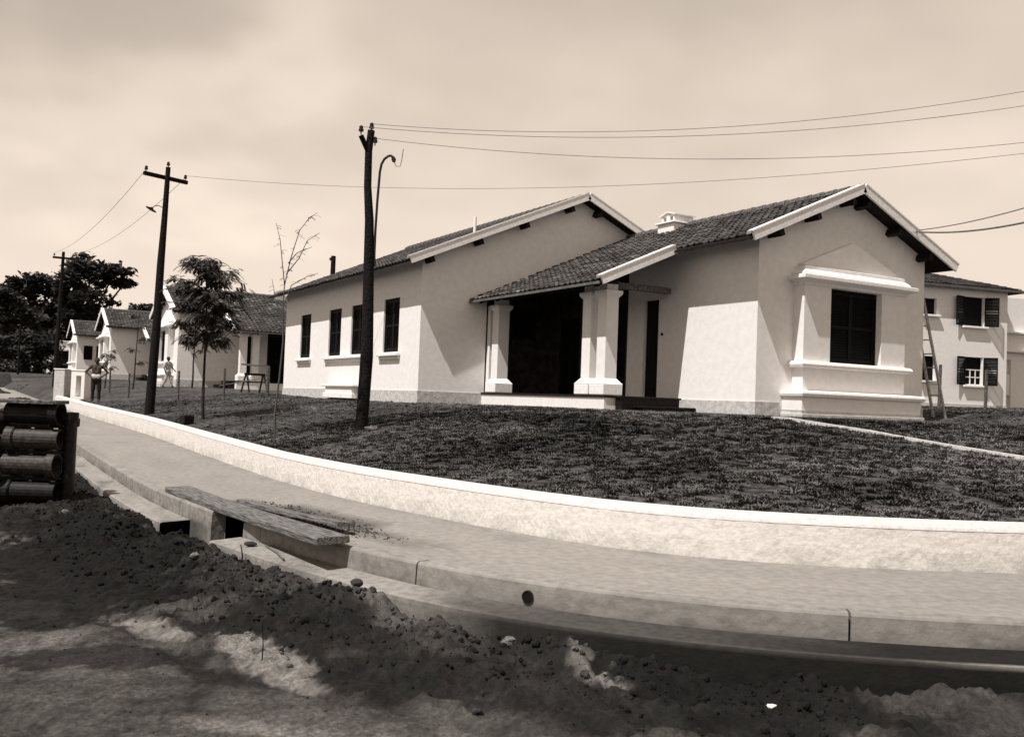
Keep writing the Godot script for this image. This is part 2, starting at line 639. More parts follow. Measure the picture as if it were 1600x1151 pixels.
func sky_panorama() -> PanoramaSkyMaterial:
	var w := 1024
	var h := 512
	var im := Image.create(w, h, false, Image.FORMAT_RGBF)
	var n := FastNoiseLite.new()
	n.seed = 4
	n.frequency = 1.1
	n.fractal_octaves = 5
	for j in h:
		var el := PI * (0.5 - (j + 0.5) / h)
		for i in w:
			var az := TAU * (i + 0.5) / w
			var d := Vector3(sin(az) * cos(el), sin(el), -cos(az) * cos(el))
			var up := maxf(d.y, 0.0)
			var v := lerpf(0.35, 0.76, exp(-up * up / 0.13) * 0.55 + exp(-up / 0.5) * 0.45)
			if d.y > 0.0:
				var q := Vector3(d.x, 0, d.z) / (up + 0.22)
				var c := n.get_noise_3d(q.x * 0.8, 3.0, q.z * 0.8) + 0.5 * n.get_noise_3d(q.x * 2.6, 9.0, q.z * 2.6)
				v *= 1.0 + 0.20 * c * smoothstep(0.02, 0.30, up)
				# added darkening painted into the sky high on the left, a paler cloud streak below
				var k := d.dot(Vector3(-0.06, 0.47, -0.88)) + 0.05 * c
				v *= 1.0 - 0.34 * smoothstep(0.955, 1.0, k)
				k = d.dot(Vector3(0.08, 0.33, -0.94)) + 0.06 * c
				v *= 1.0 + 0.09 * smoothstep(0.97, 1.0, k)
			else:
				v = lerpf(0.76, 0.15, smoothstep(0.0, -0.12, d.y))
			im.set_pixel(i, j, Color(v, v * 0.848, v * 0.712))
	var m := PanoramaSkyMaterial.new()
	m.panorama = ImageTexture.create_from_image(im)
	return m

# ---------------------------------------------------------------- ground, lawn, street
func build_ground() -> void:
	var far_h := func(x: float, z: float, o: float) -> float:
		var h := house_level(x, z) - 0.05 if o < -0.2 else street(z) - 0.45
		if x > -30 and x < 44 and z > -62 and z < 28:
			h -= 1.9
		return h
	var far_c := func(x: float, z: float, o: float) -> Color:
		var v := 0.05 + 0.03 * nz.get_noise_2d(x * 1.1, z * 1.1)
		return Color(v * 2, v * 2, v * 2)
	structure(mesh_obj("ground", grid(-420, 420, -620, 220, 7, 7, far_h, far_c, func(_x, _z, _o): return false), M["lawn_soil"]))
	var road_fn := func(x: float, z: float, o: float) -> float: return road(x, z, o)
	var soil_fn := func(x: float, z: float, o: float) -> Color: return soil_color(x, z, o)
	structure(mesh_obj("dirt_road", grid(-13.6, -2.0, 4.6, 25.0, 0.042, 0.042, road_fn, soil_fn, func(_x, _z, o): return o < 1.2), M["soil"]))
	var far_road := func(x: float, z: float, o: float) -> float:
		return road(x, z, o) - 0.04 + 0.05 * nz.get_noise_2d(x * 4, z * 4)
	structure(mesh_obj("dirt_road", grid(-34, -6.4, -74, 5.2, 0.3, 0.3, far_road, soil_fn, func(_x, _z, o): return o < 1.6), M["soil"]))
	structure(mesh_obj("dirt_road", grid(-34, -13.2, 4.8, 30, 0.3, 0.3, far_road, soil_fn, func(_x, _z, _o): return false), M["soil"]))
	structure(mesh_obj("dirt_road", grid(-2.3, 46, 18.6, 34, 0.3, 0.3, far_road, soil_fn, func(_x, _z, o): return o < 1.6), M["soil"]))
	var lawn_h := func(x: float, z: float, _o: float) -> float:
		return yard(x, z) + 0.02 * nz.get_noise_2d(x * 22, z * 22) + 0.012 * nz.get_noise_2d(x * 60, z * 60 + 9)
	var lawn_c := func(x: float, z: float, _o: float) -> Color: return lawn_color(x, z)
	structure(mesh_obj("lawn", grid(-7.3, 12.2, -14, 20, 0.13, 0.13, lawn_h, lawn_c, func(_x, _z, o): return o > -0.12), M["lawn_soil"]))
	var coarse_h := func(x: float, z: float, o: float) -> float:
		return street(z) - 0.06 if z < -23.4 and o > -0.3 else lawn_h.call(x, z, o) - 0.03
	structure(mesh_obj("lawn", grid(-7.6, 46, -74, 22, 0.7, 0.7, coarse_h, lawn_c, func(x, z, o): return o > (1.2 if z < -24.2 else -0.2) or (x < 11.4 and z > -13.2)), M["lawn_soil"]))
	grass()

func bare(x: float, z: float) -> float:
	# the refilled cable trench from the wall to the pole, and a few worn spots
	var p := Vector2(x, z)
	var a := Vector2(-5.75, 8.3)
	var e := Vector2(-3.3, 6.35) - a
	var t := clampf((p - a).dot(e) / e.length_squared(), 0, 1)
	var d := (p - a - e * t).length() + 0.25 * nz.get_noise_2d(x * 14, z * 14)
	var b := smoothstep(0.42, 0.12, d)
	b = maxf(b, 0.8 * smoothstep(1.2, 0.5, Vector2(x + 5.3, z + 0.2).length() + 0.5 * nz.get_noise_2d(x * 12, z * 12)))
	var o := off(x, z).x
	b = maxf(b, 0.75 * smoothstep(-0.75, -0.3, o + 0.5 * nz.get_noise_2d(x * 11, z * 11)) * smoothstep(9.0, 11.0, z))
	return b

func lawn_color(x: float, z: float) -> Color:
	var n := nz.get_noise_2d(x * 16, z * 16)
	var n2 := nz.get_noise_2d(x * 3 + 9, z * 3)
	var v := 0.078 + 0.03 * n + 0.065 * n2 - 0.012 * smoothstep(2.0, -4.0, x) * smoothstep(13.5, 11.0, z) + 0.02 * smoothstep(13.0, 17.0, z)
	if z < -14.0:
		v += 0.02
	v = lerpf(v, 0.085, bare(x, z))
	v = maxf(v, 0.008)
	return Color(v * 2, v * 2, v * 2)

func tuft(sd: int, blades: int, h: float, r: float) -> ArrayMesh:
	var g := RandomNumberGenerator.new()
	g.seed = sd
	var st := begin()
	for i in blades:
		var a := g.randf() * TAU
		var base := Vector3(cos(a), 0, sin(a)) * r * sqrt(g.randf())
		var lean := Vector3(cos(a + g.randf_range(-1, 1)), 0, sin(a + g.randf_range(-1, 1))) * g.randf_range(0.5, 1.6) * h
		var tip := base + lean + Vector3(0, h * g.randf_range(0.5, 1.0), 0)
		var sd2 := Vector3(-sin(a), 0, cos(a)) * 0.009
		var mid := (base + tip) / 2.0 + Vector3(0, h * 0.15, 0)
		var n := (tip - base).cross(sd2).normalized()
		face(st, [base - sd2, base + sd2, mid + sd2 * 0.8, mid - sd2 * 0.8], n)
		face(st, [mid - sd2 * 0.8, mid + sd2 * 0.8, tip], n)
	return st.commit()

func grass() -> void:
	var root := Node3D.new()
	root.name = "grass"
	structure(root, "stuff")
	add_child(root)
	var spots := [[], [], []]
	var made := 0
	var tries := 0
	while made < 80000 and tries < 240000:
		tries += 1
		var x: float
		var z: float
		if tries % 10 < 7:
			x = rng.randf_range(-6.5, 9.0)
			z = rng.randf_range(3.5, 19.0)
		else:
			x = rng.randf_range(-7.0, 30.0)
			z = rng.randf_range(-14.0, 15.0)
		if x > -0.05 and x < 9.6 and z < 0.02 or x > 1.85 and x < 9.6 and z < 5.9 or x > 3.95 and x < 9.6 and z < 9.0:
			continue
		var o := off(x, z).x
		if o > -0.30:
			continue
		var clump := nz.get_noise_2d(x * 16, z * 16)
		if clump + 0.5 * nz.get_noise_2d(x * 34, z * 34 + 50) + rng.randf_range(-0.2, 0.2) < -0.16 or rng.randf() < bare(x, z) * 0.92:
			continue
		made += 1
		var s := rng.randf_range(0.6, 1.25)
		var B := Basis(Vector3.UP, rng.randf() * TAU).scaled(Vector3(s, s * rng.randf_range(0.7, 1.2), s))
		var k := rng.randi() % 3
		var v := 0.064 + 0.025 * nz.get_noise_2d(x * 18 + 40, z * 18) + 0.09 * nz.get_noise_2d(x * 3.0 + 9, z * 3.0) + rng.randf_range(-0.012, 0.014) + 0.022 * smoothstep(12.5, 17.0, z)
		if rng.randf() < 0.06:
			v += 0.05
		spots[k].append([Transform3D(B, Vector3(x, yard(x, z) - 0.005, z)), maxf(v, 0.014)])
	for k in 3:
		var mm := MultiMesh.new()
		mm.transform_format = MultiMesh.TRANSFORM_3D
		mm.use_colors = true
		mm.mesh = tuft(70 + k, 9, [0.034, 0.05, 0.028][k], 0.065)
		mm.instance_count = spots[k].size()
		for i in spots[k].size():
			mm.set_instance_transform(i, spots[k][i][0])
			var v: float = spots[k][i][1]
			mm.set_instance_color(i, Color(v * 2, v * 2, v * 2))
		var mi := MultiMeshInstance3D.new()
		mi.multimesh = mm
		mi.name = "grass_tufts"
		mi.material_override = M["grass_blade"]
		structure(mi, "stuff")
		root.add_child(mi, true)

func build_street() -> void:
	var cv := func(v: float) -> Color: return Color(v * 2, v * 2, v * 2)
	var walk_shade := func(s: float, o: float, y: float) -> Color:
		var p := along(s, o, 0)
		var v := 0.235 + 0.03 * nz.get_noise_2d(s * 3, o * 26) + 0.022 * nz.get_noise_2d(s * 1.2, o * 70)
		v = lerpf(v, 0.05, 0.8 * smoothstep(0.05, 0.5, patch(p.x, p.z, -7.15, 12.75, 1.35, 1.6, 0.42) - 0.12 + 0.5 * nz.get_noise_2d(p.x * 45, p.z * 45)))
		v = lerpf(v, 0.09, 0.5 * smoothstep(0.1, 0.6, patch(p.x, p.z, -7.0, 14.4, 1.2, 0.9, 0.25) * 0.8 + 0.6 * nz.get_noise_2d(p.x * 40, p.z * 40) - 0.2))
		v = lerpf(v, 0.10, 0.5 * smoothstep(0.15, 0.0, o) * (0.5 + nz.get_noise_2d(s * 20, 3)))
		return cv.call(v)
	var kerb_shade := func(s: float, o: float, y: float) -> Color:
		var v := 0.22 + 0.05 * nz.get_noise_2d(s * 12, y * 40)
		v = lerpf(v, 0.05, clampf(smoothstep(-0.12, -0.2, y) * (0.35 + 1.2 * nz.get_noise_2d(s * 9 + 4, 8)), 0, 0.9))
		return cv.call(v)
	var s_start := s_of(-7.3, -59)
	var s_g0 := s_of(-6.0, 11.75)
	var s_g1 := s_of(-6.0, 12.55)
	var s_end := s_of(40, 21)
	var st := begin()
	sweep(st, [[0.0, 0.0], [0.35, 0.0], [0.7, 0.0], [1.05, 0.0], [1.4, 0.0], [1.4, -0.35], [0.0, -0.35]], s_start, s_end, 0.35, walk_shade)
	for r in [[s_start, s_g0], [s_g1, s_end]]:
		sweep(st, [[1.4, 0.0], [1.58, 0.0], [1.76, 0.0], [1.93, 0.0], [1.93, -0.35], [1.4, -0.35]], r[0], r[1], 0.35, walk_shade)
	structure(obj("sidewalk", st, M["concrete"]))
	# kerb, cast in lengths with open joints
	var kerb := Node3D.new()
	kerb.name = "kerb"
	structure(kerb)
	add_child(kerb)
	var j0 := s_of(-7.21, 15.89)
	var jl := s_of(-5.04, 18.6) - j0
	var cuts: Array[float] = []
	var s := j0
	while s > s_start:
		cuts.append(s)
		s -= jl
	cuts.reverse()
	s = j0 + jl
	while s < s_end:
		cuts.append(s)
		s += jl
	for i in cuts.size() - 1:
		var a := cuts[i]
		var b := cuts[i + 1]
		var runs := [[a, b]]
		if a < s_g0 and b > s_g0:
			runs = [[a, s_g0], [s_g1, b]] if b > s_g1 else [[a, s_g0]]
		elif a < s_g1 and b > s_g1:
			runs = [[s_g1, b]]
		for r in runs:
			st = begin()
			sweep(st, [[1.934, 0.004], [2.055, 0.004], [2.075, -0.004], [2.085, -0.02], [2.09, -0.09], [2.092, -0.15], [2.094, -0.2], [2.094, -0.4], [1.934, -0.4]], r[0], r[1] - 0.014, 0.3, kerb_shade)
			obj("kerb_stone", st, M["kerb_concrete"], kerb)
	# drain outlet in the kerb face
	var sd := s_of(-6.6, 16.96)
	var p := along(sd, 2.094, -0.12)
	var n := along(sd, 3.0, 0) - along(sd, 2.0, 0)
	n.y = 0
	n = n.normalized()
	st = begin()
	ring(st, p - n * 0.05, n, 0.05, 0.04, 0.058)
	obj("drain_pipe", st, M["dark_clay"], kerb)
	st = begin()
	rod(st, p - n * 0.03, p + n * 0.004, 0.042, -1, 14)
	obj("drain_dark_disc", st, M["black"], kerb)  # solid black disc, painted in for the dark inside the hole
	# gutter slab
	var s_dark := s_of(-5.15, 15.3)  # from here on the gutter top and front get darker
	var gut_shade := func(ss: float, o: float, y: float) -> Color:
		var v := 0.24 + 0.06 * nz.get_noise_2d(ss * 10, o * 30)
		if o < 2.43 and y > -0.3:
			v = lerpf(v, lerpf(0.055, 0.010, smoothstep(s_dark + 1.2, s_dark + 2.4, ss)), smoothstep(s_dark - 0.4, s_dark + 0.9, ss + 0.6 * nz.get_noise_2d(ss * 14, o * 9)))
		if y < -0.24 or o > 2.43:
			v = lerpf(v, 0.012 if y < -0.24 else lerpf(0.05, 0.24, smoothstep(s_dark + 2.5, s_dark + 3.1, ss + 0.3 * nz.get_noise_2d(ss * 20, 3))), smoothstep(s_dark - 0.2, s_dark + 0.8, ss))
			if y < -0.24:
				v = lerpf(v, 0.05, smoothstep(s_dark + 3.2, s_dark + 4.4, ss))
		v = lerpf(v, 0.05, clampf(1.6 * nz.get_noise_2d(ss * 7, o * 12 + 40) - 0.2, 0, 0.7))
		return cv.call(v)
	st = begin()
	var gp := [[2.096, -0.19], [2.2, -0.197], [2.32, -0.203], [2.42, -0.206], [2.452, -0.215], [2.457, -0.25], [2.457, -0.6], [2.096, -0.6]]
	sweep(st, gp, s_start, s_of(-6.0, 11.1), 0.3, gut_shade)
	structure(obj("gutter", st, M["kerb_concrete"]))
	st = begin()
	sweep(st, gp, s_of(-6.0, 12.5), s_end, 0.3, gut_shade)
	structure(obj("gutter", st, M["kerb_concrete"]))
	# the low white wall round the plot
	var wall := thing("garden_wall", "long low whitewashed wall curving round the corner lawn along the sidewalk", "wall")
	var w0 := s_of(-6.85, -23.5)
	st = begin()
	var wall_shade := func(ss: float, o: float, y: float) -> Color:
		var st2 := 0.5 + 0.9 * nz.get_noise_2d(ss * 14, 5) + 0.5 * nz.get_noise_2d(ss * 50, y * 60)
		var v := 0.97 - 0.30 * smoothstep(0.22, 0.0, y) * clampf(st2, 0, 1) - 0.08 * clampf(nz.get_noise_2d(ss * 40, y * 30 + 9) * 2.0, 0, 1)
		return Color(v, v * 0.99, v * 0.97)
	sweep(st, [[-0.25, 0.365], [-0.01, 0.365], [0.0, 0.36], [0.0, 0.24], [0.0, 0.16], [0.0, 0.08], [0.0, 0.0], [0.0, -0.2], [-0.25, -0.2]], w0, s_end, 0.12, wall_shade)
	obj("wall_face", st, M["whitewash"], wall)
	st = begin()
	sweep(st, [[-0.258, 0.366], [-0.25, 0.41], [-0.21, 0.44], [-0.15, 0.45], [-0.09, 0.44], [-0.04, 0.42], [-0.008, 0.39], [0.004, 0.366]], w0 - 0.02, s_end, 0.35)
	obj("coping", st, M["coping"], wall)

func ring(st: SurfaceTool, c: Vector3, ax: Vector3, ro: float, ri: float, l: float, sides := 16) -> void:
	var u := ax.cross(Vector3.UP).normalized()
	if u.length() < 0.1:
		u = Vector3(1, 0, 0)
	var v := ax.cross(u)
	for k in sides:
		var d0 := u * cos(TAU * k / sides) + v * sin(TAU * k / sides)
		var d1 := u * cos(TAU * (k + 1) / sides) + v * sin(TAU * (k + 1) / sides)
		var e := ax * l
		face(st, [c + d0 * ro, c + d1 * ro, c + d1 * ro + e, c + d0 * ro + e], d0 + d1)
		face(st, [c + d0 * ri, c + d1 * ri, c + d1 * ri + e, c + d0 * ri + e], -d0 - d1)
		face(st, [c + d0 * ri + e, c + d1 * ri + e, c + d1 * ro + e, c + d0 * ro + e], ax)
		face(st, [c + d0 * ri, c + d1 * ri, c + d1 * ro, c + d0 * ro], -ax)

# ---------------------------------------------------------------- bungalow
const XW := 4.085
const XR := 9.535
const ZF := 8.307
const XP := 2.027
const ZP := 5.743
const XA := 5.02
const YA := 6.306
const XWA := 6.81
const YWA := 5.341
const SL := 0.437
const RW := 10.04
const RL := 12.18

func tiles(st: SurfaceTool, ridge: Vector3, down: Vector3, zdir: Vector3, rows: Array, up: Vector3, tone: float) -> void:
	# rows: [t along the slope, z0, z1]; each tile is a pan with a roll, lapped over the one below
	var w := 0.225
	var prof := [[0.0, 0.002], [0.03, 0.03], [0.075, 0.036], [0.105, 0.010], [0.165, 0.004], [0.222, 0.014]]
	for r in rows:
		var t: float = r[0]
		var z: float = r[1]
		while z < r[2] - 0.05:
			var dh := rng.randf_range(-0.006, 0.010)
			var tw := rng.randf_range(-0.008, 0.008)
			var v := tone * rng.randf_range(0.6, 1.4) * (1.0 + 0.5 * nz.get_noise_2d(z * 5.0, r[0] * 5.0))
			if rng.randf() < 0.07:
				v *= 1.8
			COL = Color(v * 2.0, v * 1.95, v * 1.9)
			var pts := []
			for p in prof:
				var zz := minf(z + p[0], r[2])
				var a: Vector3 = ridge + zdir * zz + down * (t + tw) + up * (p[1] * 0.7 + 0.004 + dh)
				var b: Vector3 = ridge + zdir * zz + down * (t + 0.335 + tw) + up * (p[1] + 0.034 + dh)
				pts.append([a, b])
			for i in prof.size() - 1:
				var n: Vector3 = (pts[i + 1][0] - pts[i][0]).cross(pts[i][1] - pts[i][0])
				if n.dot(up) < 0:
					n = -n
				face(st, [pts[i][0], pts[i + 1][0], pts[i + 1][1], pts[i][1]], n)
				face(st, [pts[i][1], pts[i + 1][1], pts[i + 1][1] - up * 0.034, pts[i][1] - up * 0.034], down)
			z += w
	COL = Color(1, 1, 1)

func slab(st: SurfaceTool, a: Vector3, b: Vector3, zdir: Vector3, z0: float, z1: float, up: Vector3, th: float) -> void:
	prism(st, [a + zdir * z0, b + zdir * z0, b + zdir * z0 - up * th, a + zdir * z0 - up * th], zdir * (z1 - z0))

func barge(parent: Node, a: Vector3, b: Vector3, zout: float) -> void:
	# white verge board from a (upper) to b (lower), its face at z = zout, with a mortar fillet over the tile edge
	var d := (b - a).normalized()
	var up := Vector3(-d.y, d.x, 0)
	if up.y < 0:
		up = -up
	var st := begin()
	var A := Vector3(a.x, a.y, zout - 0.05)
	var B := Vector3(b.x, b.y, zout - 0.05)
	prism(st, [A + up * 0.05, B + up * 0.05, B - up * 0.135, A - up * 0.135], Vector3(0, 0, 0.05))
	prism(st, [A + up * 0.052 - d * 0.0, B + up * 0.052 + d * 0.012, B + up * 0.085 + d * 0.012, A + up * 0.085], Vector3(0, 0, 0.062) )
	prism(st, [A + up * 0.02 - Vector3(0, 0, 0.15), B + up * 0.02 - Vector3(0, 0, 0.15), B + up * 0.083 - Vector3(0, 0, 0.13), A + up * 0.083 - Vector3(0, 0, 0.13)], Vector3(0, 0, 0.128))
	obj("barge_board", st, M["trim"], parent)

func window(parent: Node, O: Vector3, U: Vector3, V: Vector3, N: Vector3, h: Array, depth: float, leaves: int, sill: bool, sill_ext := 0.18) -> void:
	# a frame with closed slatted leaves, set back in the opening
	var st := begin()
	var B := Basis(U, V, N)
	var at := func(a: float, b: float, n: float) -> Vector3: return O + U * a + V * b + N * n
	var w: float = h[1] - h[0]
	var t: float = h[3] - h[2]
	var m := 0.05
	var mx: float = (h[0] + h[1]) / 2.0
	var my: float = (h[2] + h[3]) / 2.0
	for e in [[h[0] + m / 2, my, m, t - 0.004], [h[1] - m / 2, my, m, t - 0.004]]:
		box(st, at.call(e[0], e[1], -depth + 0.03), Vector3(e[2], e[3], 0.07), B)
	for e in [[mx, h[2] + m / 2, w - 2 * m - 0.002, m], [mx, h[3] - m / 2, w - 2 * m - 0.002, m]]:
		box(st, at.call(e[0], e[1], -depth + 0.03), Vector3(e[2], e[3], 0.066), B)
	var win := obj("window", st, M["shutter_wood"], parent)
	var lw: float = (w - 2 * m) / leaves
	for k in leaves:
		st = begin()
		var cx: float = h[0] + m + lw * (k + 0.5)
		var lh: float = t - 2 * m
		for sx in [-1, 1]:
			box(st, at.call(cx + sx * (lw / 2 - 0.03), my, -depth + 0.025), Vector3(0.052, lh - 0.01, 0.04), B)
		for yy in [-1, 0, 1]:
			box(st, at.call(cx, my + yy * (lh / 2 - 0.04), -depth + 0.025), Vector3(lw - 0.116, 0.06, 0.038), B)
		box(st, at.call(cx, my, -depth), Vector3(lw - 0.012, lh - 0.012, 0.006), B)
		var n := int(lh / 0.06)
		for i in n:
			var y: float = h[2] + m + 0.05 + (lh - 0.1) * (i + 0.5) / n
			if absf(y - my) < 0.05:
				continue
			box(st, at.call(cx, y, -depth + 0.022), Vector3(lw - 0.118, 0.05, 0.008), B * Basis(Vector3(1, 0, 0), 0.6))
		obj("shutter", st, M["shutter_wood"], win)
	if sill:
		st = begin()
		cbox(st, at.call(mx, h[2] - 0.075, 0.03), Vector3(w + sill_ext * 2, 0.09, 0.20), 0.012, B)
		cbox(st, at.call(mx, h[2] - 0.165, 0.015), Vector3(w + sill_ext * 2 - 0.08, 0.085, 0.09), 0.01, B)
		obj("window_sill", st, M["trim"], parent)

func pillar(parent: Node, z1: float) -> void:
	var x0 := XP
	var z0 := z1 - 0.34
	var st := begin()
	bx(st, x0, x0 + 0.34, 0.84, 2.70, z0, z1, 0.008)
	var pil := obj("pillar", st, M["plaster"], parent)
	st = begin()
	bx(st, x0 - 0.11, x0 + 0.45, 0.452, 0.70, z0 - 0.11, z1 + 0.11, 0.02)
	# flared foot
	frustum(st, Vector3(x0 + 0.17, 0.702, (z0 + z1) / 2), 0.28, 0.17, 0.138)
	obj("pillar_base", st, M["trim"], pil)
	st = begin()
	frustum(st, Vector3(x0 + 0.17, 2.69, (z0 + z1) / 2), 0.172, 0.235, 0.08)
	bx(st, x0 - 0.07, x0 + 0.41, 2.771, 2.85, z0 - 0.07, z1 + 0.07, 0.012)
	bx(st, x0 + 0.02, x0 + 0.32, 2.852, 2.99, z0 + 0.02, z1 - 0.02)
	obj("pillar_capital", st, M["trim"], pil)

func frustum(st: SurfaceTool, c: Vector3, r0: float, r1: float, h: float) -> void:
	var q := []
	for e in [[-1, -1], [1, -1], [1, 1], [-1, 1]]:
		q.append([c + Vector3(e[0] * r0, 0, e[1] * r0), c + Vector3(e[0] * r1, h, e[1] * r1)])
	var m := c + Vector3(0, h / 2, 0)
	for k in 4:
		out_face(st, [q[k][0], q[(k + 1) % 4][0], q[(k + 1) % 4][1], q[k][1]], m)
	out_face(st, [q[0][0], q[1][0], q[2][0], q[3][0]], m)
	out_face(st, [q[0][1], q[1][1], q[2][1], q[3][1]], m)

func roof_y(x: float, xa: float, ya: float) -> float:
	return ya - SL * absf(x - xa)

func bungalow(root: Node3D) -> void:
	var X := Vector3(1, 0, 0)
	var Y := Vector3(0, 1, 0)
	var Z := Vector3(0, 0, 1)
	var g := 0.03
	var cut := 0.115
	# ---- walls
	var lw := [[-10.343, -9.205, 1.506, 3.042], [-7.303, -6.134, 1.506, 3.042], [-5.212, -4.05, 1.506, 3.042], [-2.568, -1.428, 1.506, 3.042]]
	var st := begin()
	var yl := roof_y(0, XA, YA) - cut
	panel(st, Vector3.ZERO, Z, Y, -X, PackedVector2Array([Vector2(-RL, g), Vector2(0, g), Vector2(0, yl), Vector2(-RL, yl)]), lw, 0.14)
	panel(st, Vector3(RW, 0, 0), Z, Y, X, PackedVector2Array([Vector2(-RL, g), Vector2(0, g), Vector2(0, yl), Vector2(-RL, yl)]))
	for zz in [-RL, 0.0]:
		var hl := [] if zz < -1 else [[2.8, 3.62, 2.12, 3.05], [4.50, 5.18, 0.455, 2.62]]
		if zz < -1:
			panel(st, Vector3(0, 0, zz), X, Y, -Z, PackedVector2Array([Vector2(0, g), Vector2(RW, g), Vector2(RW, yl), Vector2(XA, YA - cut), Vector2(0, yl)]), hl)
		else:
			panel(st, Vector3(0, 0, zz), X, Y, Z, PackedVector2Array([Vector2(0, g), Vector2(2.0, g), Vector2(2.0, roof_y(2.0, XA, YA) - cut), Vector2(0, yl)]))
			panel(st, Vector3(0, 0, zz), X, Y, Z, PackedVector2Array([Vector2(2.0, 3.1), Vector2(6.8, 5.2), Vector2(RW, 3.8), Vector2(RW, yl), Vector2(XA, YA - cut), Vector2(2.0, roof_y(2.0, XA, YA) - cut)]))
			panel(st, Vector3(0, 0, zz), X, Y, Z, PackedVector2Array([Vector2(XR, g), Vector2(RW, g), Vector2(RW, 3.8), Vector2(XR, 4.0)]))
	obj("wall", st, M["plaster"], root)
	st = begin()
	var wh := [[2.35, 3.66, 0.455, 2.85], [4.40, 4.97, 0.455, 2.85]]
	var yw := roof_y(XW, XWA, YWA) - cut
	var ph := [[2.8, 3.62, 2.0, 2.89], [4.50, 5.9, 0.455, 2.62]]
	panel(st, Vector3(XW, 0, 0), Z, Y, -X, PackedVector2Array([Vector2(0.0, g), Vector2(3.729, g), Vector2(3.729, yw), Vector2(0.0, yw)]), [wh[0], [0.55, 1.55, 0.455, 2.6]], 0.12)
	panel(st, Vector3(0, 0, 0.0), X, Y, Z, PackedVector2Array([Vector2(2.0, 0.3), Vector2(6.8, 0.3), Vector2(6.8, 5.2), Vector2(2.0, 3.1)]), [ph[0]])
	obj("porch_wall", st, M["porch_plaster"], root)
	window(root, Vector3(0, 0, 0), X, Y, Z, ph[0], 0.08, 2, false)
	# wing walls
	st = begin()
	panel(st, Vector3(XW, 0, 0), Z, Y, -X, PackedVector2Array([Vector2(3.73, g), Vector2(ZF, g), Vector2(ZF, yw), Vector2(3.73, yw)]), [wh[1]], 0.12)
	panel(st, Vector3(XR, 0, 0), Z, Y, X, PackedVector2Array([Vector2(0.0, g), Vector2(ZF, g), Vector2(ZF, yw), Vector2(0.0, yw)]))
	panel(st, Vector3(0, 0, ZF), X, Y, Z, PackedVector2Array([Vector2(XW, g), Vector2(XR, g), Vector2(XR, yw), Vector2(XWA, YWA - cut), Vector2(XW, yw)]))
	obj("wall", st, M["plaster"], root)
	for h in lw:
		window(root, Vector3.ZERO, Z, Y, -X, h, 0.11, 2, not (h[0] > -7.4 and h[0] < -5.0))
	# the two middle windows share one long sill
	st = begin()
	cbox(st, Vector3(-0.03, 1.431, -5.68), Vector3(0.20, 0.09, 3.65), 0.012)
	cbox(st, Vector3(-0.015, 1.341, -5.68), Vector3(0.09, 0.085, 3.55), 0.01)
	obj("window_sill", st, M["trim"], root)
	window(root, Vector3(XW, 0, 0), Z, Y, -X, wh[0], 0.10, 2, false)
	window(root, Vector3(XW, 0, 0), Z, Y, -X, [0.55, 1.55, 0.455, 2.6], 0.10, 2, false)
	# the door to the porch
	st = begin()
	bx(st, XW + 0.085, XW + 0.125, 0.46, 2.845, 4.405, 4.965)
	for y in [0.95, 1.75, 2.45]:
		bx(st, XW + 0.062, XW + 0.084, y - 0.3, y + 0.28, 4.47, 4.90, 0.01)
	var door := obj("door", st, M["shutter_wood"], root)
	st = begin()
	rod(st, Vector3(XW + 0.03, 1.5, 4.49), Vector3(XW + 0.09, 1.5, 4.49), 0.015)
	rod(st, Vector3(XW + 0.032, 1.5, 4.49), Vector3(XW + 0.032, 1.5, 4.60), 0.012)
	obj("door_handle", st, M["metal"], door)
	st = begin()
	rod(st, Vector3(XW - 0.03, 1.99, 5.13), Vector3(XW + 0.0, 1.99, 5.13), 0.035, -1, 12)
	obj("bell_push", st, M["metal"], root)
	# plinth band
	for q in [[-0.022, 0.05, -RL - 0.022, 0.022], [0.051, XP - 0.10, -0.05, 0.022], [XW - 0.022, XW + 0.05, ZP + 0.09, ZF + 0.022], [XW + 0.051, 4.79, ZF - 0.05, ZF + 0.022], [8.84, XR + 0.022, ZF - 0.05, ZF + 0.022], [XR - 0.04, XR + 0.022, 0.0, ZF - 0.051]]:
		st = begin()
		bx(st, q[0], q[1], g, 0.425, q[2], q[3])
		obj("plinth", st, M["plinth"], root)
	# vent box under the two middle windows
	st = begin()
	bx(st, -0.30, 0.0, 0.50, 0.575, -7.0, -4.08, 0.012)
	bx(st, -0.24, 0.0, 0.30, 0.499, -6.72, -4.34, 0.01)
	bx(st, -0.28, 0.0, 0.14, 0.299, -6.85, -4.2, 0.012)
	obj("flower_box", st, M["trim"], root)
	# ---- porch
	st = begin()
	bx(st, XP - 0.10, XW - 0.001, g, 0.40, 0.01, ZP + 0.08)
	var porch := obj("porch", st, M["plaster"], root)
	st = begin()
	bx(st, XP - 0.13, XW - 0.002, 0.401, 0.45, 0.012, ZP + 0.11, 0.008)
	obj("porch_floor", st, M["step_tile"], porch)
	st = begin()
	bx(st, 2.22, 3.86, g, 0.40, ZP + 0.112, ZP + 0.36)
	bx(st, 2.18, 3.90, 0.401, 0.445, ZP + 0.112, ZP + 0.39, 0.006)
	obj("step", st, M["step_tile"], porch)
	st = begin()
	bx(st, 2.54, 4.02, 0.0, 0.195, ZP + 0.392, ZP + 0.70)
	bx(st, 2.50, 4.05, 0.196, 0.235, ZP + 0.392, ZP + 0.73, 0.006)
	obj("step", st, M["step_tile"], porch)
	for z1 in [5.66, 5.047]:
		pillar(porch, z1)
	for z1 in [0.66, 0.13 + 0.02]:
		if z1 > 0.3:
			pillar(porch, z1)
	# half pillar against the rear wall
	st = begin()
	bx(st, XP + 0.02, XP + 0.32, 0.452, 2.85, 0.002, 0.16)
